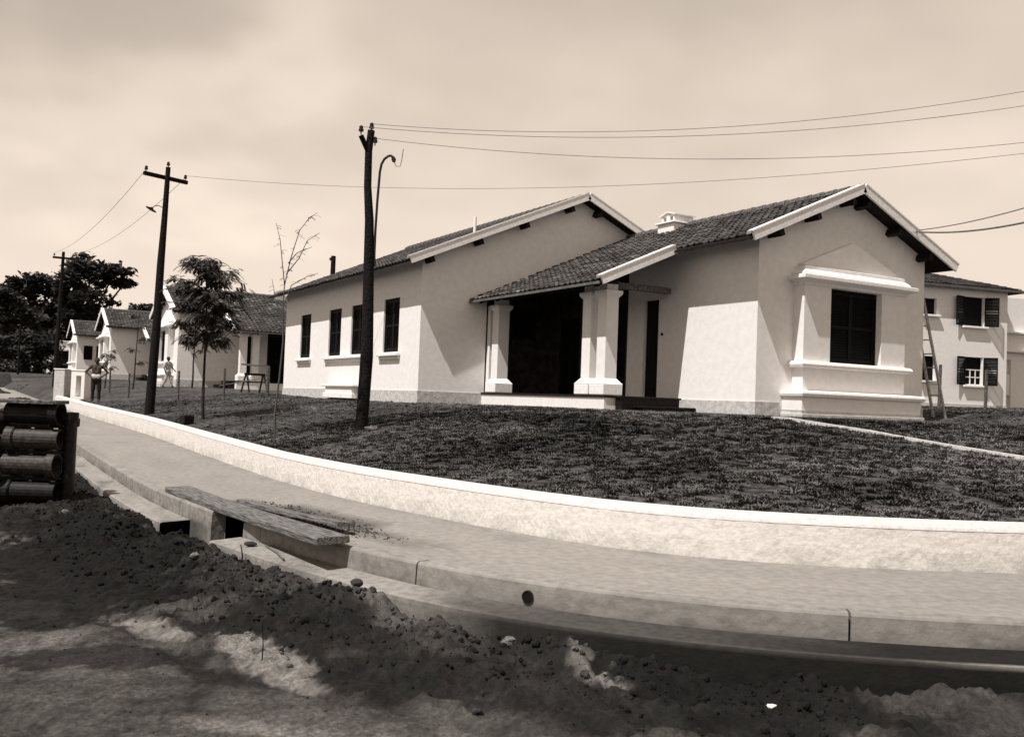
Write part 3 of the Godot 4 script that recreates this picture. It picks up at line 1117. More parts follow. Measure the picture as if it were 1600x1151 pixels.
	obj("pillar", st, M["plaster"], porch)
	st = begin()
	bx(st, XP + 0.06, XP + 0.28, 2.992, 3.10, 0.1, ZP - 0.04)
	obj("beam", st, M["dark_wood"], porch)
	st = begin()
	bx(st, XP + 0.33, XW - 0.12, 2.93, 3.07, 5.36, 5.56, 0.01)
	obj("beam", st, M["beam_wood"], porch)
	# ---- roofs
	var dl := Vector3(-1, -SL, 0).normalized()
	var dr := Vector3(1, -SL, 0).normalized()
	var ul := Vector3(-SL, 1, 0).normalized()
	var ur := Vector3(SL, 1, 0).normalized()
	var k := sqrt(1 + SL * SL)
	st = begin()
	var ra := Vector3(XA, YA - 0.05, 0)
	slab(st, ra, ra + dl * 5.60 * k, Z, -12.60, 0.41, ul, 0.045)
	slab(st, ra, ra + dr * 5.56 * k, Z, -12.60, 0.41, ur, 0.045)
	var roof := obj("roof", st, M["dark_wood"], root)
	st = begin()
	var rows := []
	for i in 21:
		rows.append([0.02 + i * 0.288, -12.62, 0.30])
	tiles(st, ra, dl, Z, rows, ul, 0.085)
	tiles(st, ra, dr, Z, rows, ur, 0.085)
	structure(obj("roof_tiles", st, M["roof_tile"], roof), "stuff")
	ridge_caps(roof, Vector3(XA, YA, 0), -12.62, 0.40)
	barge(roof, Vector3(XA, YA, 0), Vector3(XA - 5.583, YA - 5.583 * SL, 0), 0.465)
	barge(roof, Vector3(XA, YA, 0), Vector3(XA + 5.583, YA - 5.583 * SL, 0), 0.465)
	for sx in [-1.0, 1.0]:
		for d in [0.5, 2.0, 3.45, 4.9]:
			st = begin()
			var x: float = XA + sx * d
			box(st, Vector3(x, roof_y(x, XA, YA) - 0.24, 0.10), Vector3(0.13, 0.16, 0.52), Basis(Z, -sx * 0.41))
			obj("purlin", st, M["dark_wood"], roof)
	st = begin()
	var ye := YA - 5.58 * SL
	bx(st, XA - 5.585, XA - 5.56, ye - 0.10, ye - 0.055, -12.6, 0.40)
	obj("eave_board", st, M["beam_wood"], roof)
	# wing roof with the porch slope
	st = begin()
	var rb := Vector3(XWA, YWA - 0.05, 0)
	slab(st, rb, rb + dl * 3.345 * k, Z, 0.004, 8.72, ul, 0.045)
	slab(st, rb + dl * 3.346 * k, rb + dl * 5.375 * k, Z, 0.004, 6.20, ul, 0.045)
	slab(st, rb, rb + dr * 3.34 * k, Z, 0.004, 8.72, ur, 0.045)
	var wing := obj("roof", st, M["dark_wood"], root)
	st = begin()
	rows = []
	for i in 20:
		var t := 0.02 + i * 0.2885
		rows.append([t, 0.01, 8.62 if t < 3.0 * k else 6.10])
	tiles(st, rb, dl, Z, rows, ul, 0.09)
	tiles(st, rb, dr, Z, rows.slice(0, 12), ur, 0.09)
	structure(obj("roof_tiles", st, M["roof_tile"], wing), "stuff")
	ridge_caps(wing, Vector3(XWA, YWA, 0), 0.02, 8.70)
	barge(wing, Vector3(XWA, YWA, 0), Vector3(3.467, YWA - 3.343 * SL, 0), 8.776)
	barge(wing, Vector3(XWA, YWA, 0), Vector3(2 * XWA - 3.467, YWA - 3.343 * SL, 0), 8.776)
	barge(wing, Vector3(3.50, YWA - 3.31 * SL, 0), Vector3(1.456, YWA - 5.354 * SL, 0), 6.254)
	for sx in [-1.0, 1.0]:
		for d in [0.25, 1.35, 2.45]:
			st = begin()
			var x: float = XWA + sx * d
			box(st, Vector3(x, roof_y(x, XWA, YWA) - 0.24, 8.45), Vector3(0.12, 0.15, 0.50), Basis(Z, -sx * 0.41))
			obj("purlin", st, M["dark_wood"], wing)
	for z in [0.45, 1.35, 2.25, 3.15, 4.05, 4.95, 5.85]:
		st = begin()
		var a: Vector3 = rb + dl * 3.4 * k - ul * 0.10 + Z * z
		prism(st, [a + ul * 0.05, a + ul * 0.05 + dl * 2.1, a - ul * 0.03 + dl * 2.1, a - ul * 0.05], Z * 0.07)
		obj("rafter", st, M["dark_wood"], wing)
	st = begin()
	ye = YWA - 5.353 * SL
	bx(st, 1.432, 1.456, ye - 0.115, ye - 0.055, 0.01, 6.19)
	obj("eave_board", st, M["beam_wood"], wing)
	st = begin()
	ye = YWA - 3.345 * SL
	bx(st, 3.445, 3.466, ye - 0.11, ye - 0.055, 6.26, 8.72)
	obj("eave_board", st, M["dark_wood"], wing)
	# ---- chimney and vent pipe
	st = begin()
	bx(st, 6.28, 7.12, 5.0, 5.34, 2.05, 2.75, 0.01)
	bx(st, 6.22, 7.18, 5.341, 5.385, 1.99, 2.81, 0.012)
	var ch := obj("chimney", st, M["trim"], root)
	st = begin()
	panel(st, Vector3(6.36, 5.386, 0), Z, Y, -X, PackedVector2Array([Vector2(2.12, 0), Vector2(2.68, 0), Vector2(2.68, 0.2), Vector2(2.40, 0.27), Vector2(2.12, 0.2)]), [[2.19, 2.33, 0.03, 0.17], [2.47, 2.61, 0.03, 0.17]], 0.1)
	panel(st, Vector3(7.04, 5.386, 0), Z, Y, X, PackedVector2Array([Vector2(2.12, 0), Vector2(2.68, 0), Vector2(2.68, 0.2), Vector2(2.40, 0.27), Vector2(2.12, 0.2)]))
	for zz in [2.12, 2.68]:
		panel(st, Vector3(0, 5.386, zz), X, Y, Z * (1 if zz > 2.4 else -1), PackedVector2Array([Vector2(6.36, 0), Vector2(7.04, 0), Vector2(7.04, 0.2), Vector2(6.36, 0.2)]))
	prism(st, [Vector3(6.32, 5.57, 2.06), Vector3(6.32, 5.66, 2.40), Vector3(6.32, 5.70, 2.40), Vector3(6.32, 5.61, 2.06)], X * 0.76)
	prism(st, [Vector3(6.32, 5.57, 2.74), Vector3(6.32, 5.66, 2.402), Vector3(6.32, 5.70, 2.402), Vector3(6.32, 5.61, 2.74)], X * 0.76)
	obj("chimney_cowl", st, M["trim"], ch)
	st = begin()
	bx(st, 6.47, 6.49, 5.387, 5.56, 2.14, 2.66)
	obj("flue", st, M["black"], ch)
	st = begin()
	rod(st, Vector3(2.05, 4.85, -1.0), Vector3(2.05, 5.50, -1.0), 0.045, -1, 10)
	obj("vent_pipe", st, M["trim"], root)
	# ---- bay window
	var b0 := 5.151
	var b1 := 2 * XWA - b0
	var zb := 8.617
	var hole := [5.976, 7.644, 1.345, 3.0]
	st = begin()
	panel(st, Vector3(0, 0, zb), X, Y, Z, PackedVector2Array([Vector2(b0, 0.68), Vector2(b1, 0.68), Vector2(b1, 3.01), Vector2(b0, 3.01)]), [hole], 0.25)
	panel(st, Vector3(b0, 0, 0), Z, Y, -X, PackedVector2Array([Vector2(ZF, 0.68), Vector2(zb, 0.68), Vector2(zb, 3.01), Vector2(ZF, 3.01)]))
	panel(st, Vector3(b1, 0, 0), Z, Y, X, PackedVector2Array([Vector2(ZF, 0.68), Vector2(zb, 0.68), Vector2(zb, 3.01), Vector2(ZF, 3.01)]))
	var bay := obj("bay", st, M["plaster"], root)
	window(bay, Vector3(0, 0, zb), X, Y, Z, hole, 0.22, 2, false)
	st = begin()
	molding(st, b0, b1, ZF, zb, [[0.07, 1.20], [0.125, 1.225], [0.14, 1.27], [0.12, 1.32], [0.08, 1.341], [-0.05, 1.341]], 0.0, 1.20)
	obj("bay_sill", st, M["trim"], bay)
	st = begin()
	molding(st, b0, b1, ZF, zb, [[0.27, 0.555], [0.33, 0.575], [0.345, 0.63], [0.335, 0.67], [0.29, 0.69], [-0.02, 0.71]], 0.0, 0.555)
	obj("bay_ledge", st, M["trim"], bay)
	st = begin()
	bx(st, b0 - 0.28, b1 + 0.28, 0.26, 0.554, ZF, zb + 0.26, 0.01)
	obj("bay_base", st, M["plaster"], bay)
	st = begin()
	bx(st, b0 - 0.33, b1 + 0.33, 0.0, 0.20, ZF, zb + 0.33, 0.01)
	bx(st, b0 - 0.27, b1 + 0.27, 0.201, 0.259, ZF, zb + 0.25)
	obj("bay_plinth", st, M["plinth"], bay)
	st = begin()
	molding(st, b0, b1, ZF, zb, [[0.02, 3.01], [0.035, 3.06], [0.17, 3.11], [0.20, 3.13], [0.20, 3.20], [0.17, 3.215], [-0.08, 3.235]], 0.0, 3.01)
	obj("bay_cornice", st, M["trim"], bay)
	st = begin()
	molding(st, b0, b1 - 0.05, ZF, zb, [[0.10, 3.236], [0.09, 3.27], [0.02, 3.33], [0.0, 3.345], [0.0, 3.42], [-0.06, 3.44]], 0.0, 3.236)
	obj("bay_frieze", st, M["trim"], bay)
	st = begin()
	prism(st, [Vector3(5.28, 3.46, ZF - 0.02), Vector3(8.34, 3.46, ZF - 0.02), Vector3(8.34, 3.50, ZF - 0.02), Vector3(XWA, 4.10, ZF - 0.02), Vector3(5.28, 3.50, ZF - 0.02)], Z * 0.20)
	obj("pediment", st, M["plaster"], bay)

# a moulding that runs round the three sides of the bay; profile of [projection, height]
func molding(st: SurfaceTool, x0: float, x1: float, zback: float, zfront: float, prof: Array, _in: float, ybase: float) -> void:
	var top: Array = prof[-1]
	for i in prof.size() - 1:
		var p: Array = prof[i]
		var q: Array = prof[i + 1]
		var P := [Vector3(x0 - p[0], p[1], zback), Vector3(x0 - p[0], p[1], zfront + p[0]), Vector3(x1 + p[0], p[1], zfront + p[0]), Vector3(x1 + p[0], p[1], zback)]
		var Q := [Vector3(x0 - q[0], q[1], zback), Vector3(x0 - q[0], q[1], zfront + q[0]), Vector3(x1 + q[0], q[1], zfront + q[0]), Vector3(x1 + q[0], q[1], zback)]
		var ns := [Vector3(-1, 0, 0), Vector3(0, 0, 1), Vector3(1, 0, 0)]
		for k in 3:
			var n: Vector3 = (P[k + 1] - P[k]).cross(Q[k] - P[k])
			var want: Vector3 = ns[k] * (q[1] - p[1]) + Vector3.UP * (p[0] - q[0])
			if n.dot(want) < 0:
				n = -n
			face(st, [P[k], P[k + 1], Q[k + 1], Q[k]], n)
	var e: Array = prof[0]
	face(st, [Vector3(x0 - e[0], ybase, zback), Vector3(x0 - e[0], ybase, zfront + e[0]), Vector3(x1 + e[0], ybase, zfront + e[0]), Vector3(x1 + e[0], ybase, zback)], Vector3.DOWN)
	face(st, [Vector3(x0 - top[0], top[1], zback), Vector3(x0 - top[0], top[1], zfront + top[0]), Vector3(x1 + top[0], top[1], zfront + top[0]), Vector3(x1 + top[0], top[1], zback)], Vector3.UP)

func ridge_caps(parent: Node, at: Vector3, z0: float, z1: float) -> void:
	var n := int((z1 - z0) / 0.37)
	var l := (z1 - z0) / n
	for i in n:
		var st := begin()
		var za := z0 + l * i - 0.02
		var zc := za + l + 0.03
		var r0 := 0.115
		var r1 := 0.135
		for k in 6:
			var a0 := PI * k / 6.0
			var a1 := PI * (k + 1) / 6.0
			var c := at + Vector3(0, -0.045, 0)
			var f := func(a: float, r: float, z: float) -> Vector3: return c + Vector3(cos(a) * r, sin(a) * r, z)
			var nrm := Vector3(cos((a0 + a1) / 2), sin((a0 + a1) / 2), 0)
			face(st, [f.call(a0, r0, za), f.call(a1, r0, za), f.call(a1, r1, zc), f.call(a0, r1, zc)], nrm)
			face(st, [f.call(a0, r1, zc), f.call(a1, r1, zc), f.call(a1, r1 - 0.03, zc), f.call(a0, r1 - 0.03, zc)], Vector3(0, 0, 1))
		obj("ridge_tile", st, M["ridge_tile"], parent)

# ---------------------------------------------------------------- the houses
func build_houses() -> void:
	XF = Transform3D()
	var h := thing("house", "large white corner bungalow with pillared porch, bay window and two tiled gables", "house")
	bungalow(h)
	XF = Transform3D(Basis(Vector3(0, 0, -1), Vector3(0, 1, 0), Vector3(-1, 0, 0)), Vector3.ZERO)
	var z0 := -27.3
	var h2 := thing("house", "white bungalow with long tiled porch roof behind the leafy sapling", "house", Vector3(7.3, house_level(0, z0) - 0.1, z0 + 4.085), 0.0, "white bungalows along the street")
	bungalow(h2)
	var h3 := dup(h2, "white bungalow with gable bay half hidden behind the left utility pole, second along the street", Vector3(7.3, house_level(0, -52.2) - 0.05, -52.2 + 4.085))
	h3.set_meta("group", "white bungalows along the street")
	var h4 := dup(h2, "small white bungalow with two dark side windows, beside the flat-topped house", Vector3(7.3, house_level(0, -75.0) - 0.05, -75.0 + 4.085))
	for a in [5.9, 7.0]:
		window(h4, Vector3(XW - 0.005, 0, 0), Vector3(0, 0, 1), Vector3(0, 1, 0), Vector3(-1, 0, 0), [a, a + 0.75, 1.6, 2.9], -0.02, 1, false)
	XF = Transform3D()
	# flat-topped house at the far end
	var p := Vector3(-1.0, house_level(0, -106), -106.0)
	var f := thing("house", "flat-topped white house with a parapet at the far end of the street", "house", p, 0.0, "white bungalows along the street")
	var st := begin()
	panel(st, Vector3(0, 0, 0), Vector3(1, 0, 0), Vector3(0, 1, 0), Vector3(0, 0, 1), PackedVector2Array([Vector2(0, -0.3), Vector2(9, -0.3), Vector2(9, 3.9), Vector2(0, 3.9)]), [[1.0, 2.3, 0.3, 2.7], [3.0, 4.2, 0.9, 2.6], [6.0, 7.2, 0.9, 2.6]], 0.2)
	panel(st, Vector3(0, 0, 0), Vector3(0, 0, 1), Vector3(0, 1, 0), Vector3(-1, 0, 0), PackedVector2Array([Vector2(-7, -0.3), Vector2(0, -0.3), Vector2(0, 3.9), Vector2(-7, 3.9)]), [[-5.5, -4.3, 0.9, 2.6], [-2.4, -1.2, 0.9, 2.6]], 0.2)
	bx(st, 8.8, 9.0, -0.3, 3.9, -7, -0.01)
	bx(st, 0.01, 8.79, -0.3, 3.9, -7.2, -7.0)
	obj("wall", st, M["far_plaster"], f)
	st = begin()
	bx(st, -0.5, 9.2, 2.75, 2.95, -7.2, 0.5, 0.02)
	obj("canopy", st, M["trim"], f)
	st = begin()
	bx(st, 0.0, 9.0, 3.902, 4.0, -7.1, 0.08, 0.02)
	obj("parapet", st, M["trim"], f)
	for w in [[3.0, 4.2], [6.0, 7.2]]:
		st = begin()
		bx(st, w[0], w[1], 0.9, 2.6, -0.15, -0.12)
		obj("window", st, M["shutter_wood"], f)
	for w in [[-5.5, -4.3], [-2.4, -1.2]]:
		st = begin()
		bx(st, 0.12, 0.15, 0.9, 2.6, w[0], w[1])
		obj("window", st, M["shutter_wood"], f)
	st = begin()
	bx(st, 1.0, 2.3, 0.3, 2.7, -0.15, -0.12)
	obj("door", st, M["shutter_wood"], f)
	# the two white masonry piers by the wall end
	for q in [[Vector3(-6.12, 0, -20.2), 0.62, 0.58, 1.22, "white masonry pier with a narrow niche behind the far end of the garden wall"], [Vector3(-6.38, 0, -25.6), 0.55, 0.55, 1.25, "smaller grey masonry pier to the left of the niched white pier"]]:
		var o: Vector3 = q[0]
		o.y = yard(o.x, o.z) - 0.1
		var g := thing("masonry_pier", q[4], "pier", o, -0.72, "masonry piers at the wall end")
		st = begin()
		var w: float = q[1] / 2
		var d: float = q[2] / 2
		if q[1] > 0.6:
			panel(st, Vector3(0, 0, d), Vector3(1, 0, 0), Vector3(0, 1, 0), Vector3(0, 0, 1), PackedVector2Array([Vector2(-w, -0.3), Vector2(w, -0.3), Vector2(w, q[3]), Vector2(-w, q[3])]), [[-0.08, 0.16, 0.15, 1.02]], 0.3)
			bx(st, -w, -w + 0.06, -0.3, q[3], -d, d - 0.001)
			bx(st, w - 0.06, w, -0.3, q[3] - 0.001, -d, d - 0.002)
			bx(st, -w + 0.061, w - 0.061, -0.3, q[3], -d, -d + 0.06)
			bx(st, -w + 0.061, w - 0.061, 0, q[3] - 0.05, d - 0.33, d - 0.31)
			obj("pier_body", st, M["plaster"], g)
		else:
			cbox(st, Vector3(0, q[3] / 2 - 0.15, 0), Vector3(q[1], q[3] + 0.3, q[2]), 0.015)
			obj("pier_body", st, M["plinth"], g)
		st = begin()
		cbox(st, Vector3(0, q[3] + 0.026, 0), Vector3(q[1] + 0.05, 0.05, q[2] + 0.05), 0.01)
		obj("pier_cap", st, M["trim"], g)

func build_two_storey() -> void:
	var X := Vector3(1, 0, 0)
	var Y := Vector3(0, 1, 0)
	var Z := Vector3(0, 0, 1)
	var h := thing("two_storey_house", "pale two-storey house with dark open shutters and hipped roof behind the bungalow", "house", Vector3(35.2, 0, -6), -0.20)
	XF = Transform3D(Basis(), Vector3(-35.2, 0, 6))
	var zf := -6.0
	var g := 0.35
	var ops := [[32.44, 33.72, 4.82, 6.28], [32.56, 33.70, 1.88, 3.28], [29.95, 30.75, 5.24, 6.04], [29.95, 30.75, 2.0, 3.2]]
	var st := begin()
	panel(st, Vector3(0, 0, zf), X, Y, Z, PackedVector2Array([Vector2(26.5, g), Vector2(35.2, g), Vector2(35.2, 6.85), Vector2(26.5, 6.85)]), ops, 0.18)
	panel(st, Vector3(35.2, 0, 0), Z, Y, X, PackedVector2Array([Vector2(-16, g), Vector2(zf, g), Vector2(zf, 6.85), Vector2(-16, 6.85)]))
	panel(st, Vector3(26.5, 0, 0), Z, Y, -X, PackedVector2Array([Vector2(-16, g), Vector2(zf, g), Vector2(zf, 6.85), Vector2(-16, 6.85)]))
	panel(st, Vector3(0, 0, -16), X, Y, -Z, PackedVector2Array([Vector2(26.5, g), Vector2(35.2, g), Vector2(35.2, 6.85), Vector2(26.5, 6.85)]))
	obj("wall", st, M["plaster"], h)
	# side wing, set back
	st = begin()
	panel(st, Vector3(0, 0, zf - 1.2), X, Y, Z, PackedVector2Array([Vector2(35.2, g), Vector2(44, g), Vector2(44, 6.6), Vector2(35.2, 6.6)]), [[35.55, 36.75, 0.9, 3.35], [37.6, 38.8, 5.0, 6.0]], 0.25)
	panel(st, Vector3(44, 0, 0), Z, Y, X, PackedVector2Array([Vector2(-15, g), Vector2(zf - 1.2, g), Vector2(zf - 1.2, 6.6), Vector2(-15, 6.6)]))
	panel(st, Vector3(0, 6.6, 0), X, Z, Y, PackedVector2Array([Vector2(35.2, -15), Vector2(44, -15), Vector2(44, zf - 1.2), Vector2(35.2, zf - 1.2)]))
	obj("wall", st, M["plaster"], h)
	for y in [4.72, 3.74]:
		st = begin()
		bx(st, 35.202, 44.1, y, y + 0.09, zf - 1.2, zf - 0.9, 0.01)
		obj("string_course", st, M["trim"], h)
	st = begin()
	bx(st, 35.56, 36.1, 0.91, 3.34, zf - 1.42, zf - 1.37)
	obj("door", st, M["shutter_wood"], h)
	st = begin()
	bx(st, 36.12, 36.74, 0.91, 3.34, zf - 1.44, zf - 1.39)
	bx(st, 36.1, 36.74, 1.5, 2.6, zf - 1.30, zf - 1.26)
	obj("door", st, M["trim"], h)
	st = begin()
	bx(st, 26.48, 35.22, 0.3, 0.92, zf - 0.05, zf + 0.03)
	bx(st, 35.23, 44.02, 0.3, 0.90, zf - 1.25, zf - 1.17)
	obj("plinth", st, M["plinth"], h)
	for i in ops.size():
		var o: Array = ops[i]
		var mx: float = (o[0] + o[1]) / 2
		st = begin()
		bx(st, o[0] + 0.01, o[1] - 0.01, o[2] + 0.01, o[3] - 0.01, zf - 0.175, zf - 0.165)
		var win := obj("window", st, M["black"], h)
		st = begin()
		cbox(st, Vector3(mx, o[2] - 0.06, zf + 0.05), Vector3(o[1] - o[0] + 0.3, 0.10, 0.26), 0.012)
		obj("window_sill", st, M["trim"], win)
		if i == 1:
			# a white sash, lower half only; the shaded upper bars are left out
			st = begin()
			for k in 4:
				box(st, Vector3(lerpf(o[0] + 0.1, o[1] - 0.04, k / 3.0), o[2] + 0.40, zf - 0.11), Vector3(0.045, 0.78, 0.03))
			for k in 3:
				box(st, Vector3(mx + 0.03, o[2] + 0.03 + k * 0.37, zf - 0.108), Vector3(o[1] - o[0] - 0.15, 0.045, 0.026))
			box(st, Vector3(o[1] - 0.03, (o[2] + o[3]) / 2, zf - 0.06), Vector3(0.05, o[3] - o[2] - 0.02, 0.06))
			obj("sash", st, M["trim"], win)
		if i == 0:
			st = begin()
			box(st, Vector3(o[1] - 0.03, o[2] + 0.30, zf - 0.10), Vector3(0.04, 0.55, 0.04))
			obj("frame", st, M["trim"], win)
		if i < 2:
			for sx in [-1.0, 1.0]:
				var hinge := Vector3(o[0] if sx < 0 else o[1], (o[2] + o[3]) / 2, zf + 0.03)
				var a := 0.62 if sx > 0 else 0.25
				var U := Vector3(sx * cos(a), 0, sin(a))
				var B := Basis(U, Y, U.cross(Y))
				st = begin()
				var lw := 0.66
				var lh: float = o[3] - o[2]
				for e in [0.03, lw - 0.03]:
					box(st, hinge + U * e, Vector3(0.06, lh, 0.045), B)
				for e in [-lh / 2 + 0.04, 0.0, lh / 2 - 0.04]:
					box(st, hinge + U * lw / 2 + Y * e, Vector3(lw - 0.122, 0.08, 0.042), B)
				for k in 18:
					var y := -lh / 2 + 0.09 + (lh - 0.18) * k / 17.0
					if absf(y) > 0.05:
						box(st, hinge + U * lw / 2 + Y * y, Vector3(lw - 0.124, 0.078, 0.009), B * Basis(Vector3(1, 0, 0), 0.7))
				obj("shutter", st, M["shutter_wood"], win)
	# hipped roof
	var e0 := Vector3(26.0, 6.74, zf + 0.40)
	var e1 := Vector3(35.95, 6.74, zf + 0.40)
	var e2 := Vector3(35.95, 6.74, -16.9)
	var e3 := Vector3(26.0, 6.74, -16.9)
	var r1 := Vector3(31.6, 8.45, -11.2)
	var r0 := Vector3(30.0, 8.45, -11.2)
	st = begin()
	for q in [[e0, e1, r1, r0], [e1, e2, r1], [e2, e3, r0, r1], [e3, e0, r0]]:
		out_face(st, q, Vector3(31, 6.0, -11))
	face(st, [e0, e1, e2, e3], Vector3.DOWN)
	for q in [[e0, e1], [e1, e2], [e2, e3], [e3, e0]]:
		out_face(st, [q[0], q[1], q[1] - Y * 0.12, q[0] - Y * 0.12], Vector3(31, 6.6, -11))
	var roof := obj("roof", st, M["ridge_tile"], h)
	st = begin()
	var dn := (e1 - r1)
	var d2 := Vector3(0, dn.y, dn.z).normalized()
	var up2 := Vector3(0, -d2.z, d2.y)
	if up2.y < 0:
		up2 = -up2
	var len := Vector3(0, dn.y, dn.z).length()
	var rows := []
	var t := 0.0
	while t < len - 0.25:
		var f := t / len
		rows.append([t, lerpf(r0.x, e0.x, f) - r0.x, lerpf(r1.x, e1.x, f) - r0.x])
		t += 0.29
	tiles(st, r0 + up2 * 0.01, d2, X, rows, up2, 0.055)
	var d3 := Vector3(dn.x, dn.y, 0).normalized()
	var up3 := Vector3(-d3.y, d3.x, 0)
	rows = []
	t = 0.0
	var len3 := Vector3(dn.x, dn.y, 0).length()
	while t < len3 - 0.25:
		var f := t / len3
		rows.append([t, lerpf(r1.z, e2.z, f) - r1.z, lerpf(r1.z, e1.z, f) - r1.z])
		t += 0.29
	tiles(st, r1 + up3 * 0.01, d3, Z, rows, up3, 0.055)
	structure(obj("roof_tiles", st, M["roof_tile"], roof), "stuff")
	XF = Transform3D()

# ---------------------------------------------------------------- poles and wires
func insulator(called: String, parent: Node, at: Vector3) -> void:
	var st := begin()
	rod(st, at, at + Vector3(0, 0.08, 0), 0.012)
	tube(st, [at + Vector3(0, 0.06, 0), at + Vector3(0, 0.09, 0), at + Vector3(0, 0.12, 0), at + Vector3(0, 0.15, 0), at + Vector3(0, 0.17, 0)], [0.045, 0.05, 0.035, 0.042, 0.02], 10)
	obj(called, st, M["metal"], parent)

func wire(label: String, a: Vector3, b: Vector3, sag: float, r := 0.006, far := true) -> void:
	var st := begin()
	var pts := []
	var rs := []
	for i in 37:
		var t := i / 24.0 * (1.0 if far else 0.667)
		pts.append((b - a) * t - Vector3(0, sag * 4.0 * t * (1.0 - t), 0))
		rs.append(r)
	tube(st, pts, rs, 5)
	var o := obj("power_line", st, M["wire"])
	o.position = a
	tag(o, label, "power line", "overhead power lines")

func pole(called: String, label: String, base: Vector3, pts: Array, rads: Array) -> Node3D:
	var p := thing(called, label, "utility pole", base, 0.0, "wooden utility poles")
	var st := begin()
	tube(st, pts, rads, 14)
	obj("shaft", st, M["pole_wood"], p)
	return p

func build_poles() -> void:
	var R := Vector3(0.866, 0, 0.5)
	# near pole
	var b := Vector3(-3.89, 0, 5.99)
	b.y = yard(b.x, b.z) - 0.05
	var prof := [[0.0, 0.0, 0.125], [0.5, 0.03, 0.122], [1.45, 0.06, 0.125], [2.2, 0.05, 0.112], [3.0, 0.03, 0.105], [4.1, 0.0, 0.088], [4.75, -0.06, 0.074], [5.45, -0.07, 0.072], [5.85, -0.035, 0.07]]
	var pts := []
	var rs := []
	for e in prof:
		pts.append(Vector3(0, e[0], 0) + R * e[1])
		rs.append(e[2])
	var p := pole("utility_pole", "tall crooked dark wooden pole on the lawn in front of the house", b, pts, rs)
	var st := begin()
	var j := Vector3(0, 5.42, 0) - R * 0.07
	var tip := j + Vector3(-0.19, 0.29, 0.05)
	tube(st, [j, tip], [0.052, 0.05], 10)
	obj("bracket_arm", st, M["pole_wood"], p)
	insulator("insulator", p, tip + Vector3(0, 0.02, 0))
	insulator("insulator", p, Vector3(0, 5.83, 0) - R * 0.03)
	insulator("insulator", p, Vector3(0.07, 5.56, 0.03) - R * 0.03)
	st = begin()
	var cp := [Vector3(0, 3.2, 0) + R * 0.135]
	for e in [[3.45, 0.125], [3.9, 0.125], [4.5, 0.14], [5.05, 0.165], [5.2, 0.19], [5.30, 0.24], [5.36, 0.31], [5.375, 0.36], [5.35, 0.40]]:
		cp.append(Vector3(0, e[0], 0) + R * e[1])
	var cr := []
	for e in cp:
		cr.append(0.024)
	tube(st, cp, cr, 8)
	obj("conduit", st, M["metal"], p)
	st = begin()
	tube(st, [cp[-1], cp[-1] + Vector3(0, -0.05, 0) + R * 0.025, cp[-1] + Vector3(0, -0.10, 0) + R * 0.03], [0.03, 0.045, 0.03], 8)
	obj("conduit_head", st, M["metal"], p)
	st = begin()
	tube(st, [cp[-1] + Vector3(0, -0.1, 0) + R * 0.03, cp[-1] + Vector3(0, -0.18, 0) + R * 0.08, cp[-1] + Vector3(0, -0.18, 0) + R * 0.15, cp[-1] + Vector3(0, -0.05, 0) + R * 0.18, cp[-1] + Vector3(0, 0.16, 0) + R * 0.2], [0.008, 0.008, 0.008, 0.008, 0.008], 5)
	obj("service_loop", st, M["wire"], p)
	var top := b + Vector3(0, 5.62, 0)
	wire("highest wire from the near pole to beyond the upper right, topmost of four", b + Vector3(0, 5.98, 0) - R * 0.03, Vector3(6.5, 6.35, 13.5), 0.45)
	wire("second wire from the near pole, just under the topmost one", tip + b + Vector3(0, 0.17, 0), Vector3(6.6, 6.1, 13.4), 0.42)
	wire("third wire from the near pole, sagging well below the upper pair", b + Vector3(0.07, 5.70, 0.03), Vector3(6.8, 5.45, 13.3), 0.40)
	# left pole
	b = Vector3(-5.78, 0, -5.9)
	b.y = yard(b.x, b.z) - 0.05
	p = pole("utility_pole", "leaning dark wooden pole with crossarm just inside the white wall", b, [Vector3.ZERO, R * 0.09 + Vector3(0, 2.6, 0), R * 0.12 + Vector3(0, 4.4, 0), R * 0.17 + Vector3(0, 5.9, 0), R * 0.20 + Vector3(0, 7.25, 0)], [0.14, 0.12, 0.105, 0.082, 0.066])
	var c := R * 0.20 + Vector3(0, 6.95, 0)
	var ad := Vector3(0.925, 0.0, -0.38)
	st = begin()
	var ab := Basis(ad, Vector3.UP, ad.cross(Vector3.UP))
	cbox(st, c + ad.cross(Vector3.UP) * -0.09, Vector3(1.42, 0.11, 0.10), 0.01, ab)
	obj("crossarm", st, M["pole_wood"], p)
	for s in [-0.64, 0.64]:
		insulator("insulator", p, c + ad * s + Vector3(0, 0.05, 0) + ad.cross(Vector3.UP) * -0.09)
	insulator("insulator", p, R * 0.20 + Vector3(0, 7.24, 0))
	st = begin()
	var l0 := R * 0.17 + Vector3(-0.06, 6.05, 0)
	tube(st, [l0, l0 + R * -0.12 + Vector3(0, 0.06, 0), l0 + R * -0.24 + Vector3(0, 0.05, 0), l0 + R * -0.32 + Vector3(0, -0.02, 0)], [0.012, 0.012, 0.012, 0.012], 6)
	obj("lamp_arm", st, M["metal"], p)
	st = begin()
	var lc := l0 + R * -0.33 + Vector3(0, -0.03, 0)
	tube(st, [lc + Vector3(0.02, 0.03, 0), lc + Vector3(0, 0.0, 0), lc + Vector3(-0.015, -0.03, 0)], [0.03, 0.06, 0.17], 14)
	obj("lamp_shade", st, M["metal"], p)
	var w0 := b + c + ad * 0.64 + Vector3(0, 0.18, 0)
	wire("long wire from the left pole passing the near pole, lowest on the right", w0, Vector3(8.6, 5.85, 11.4), 0.55)
	wire("faint wire from the left pole away to the distant crossarm pole", b + c - ad * 0.64 + Vector3(0, 0.18, 0), Vector3(-6.45, 7.3, -33.4), 0.45, 0.007, false)
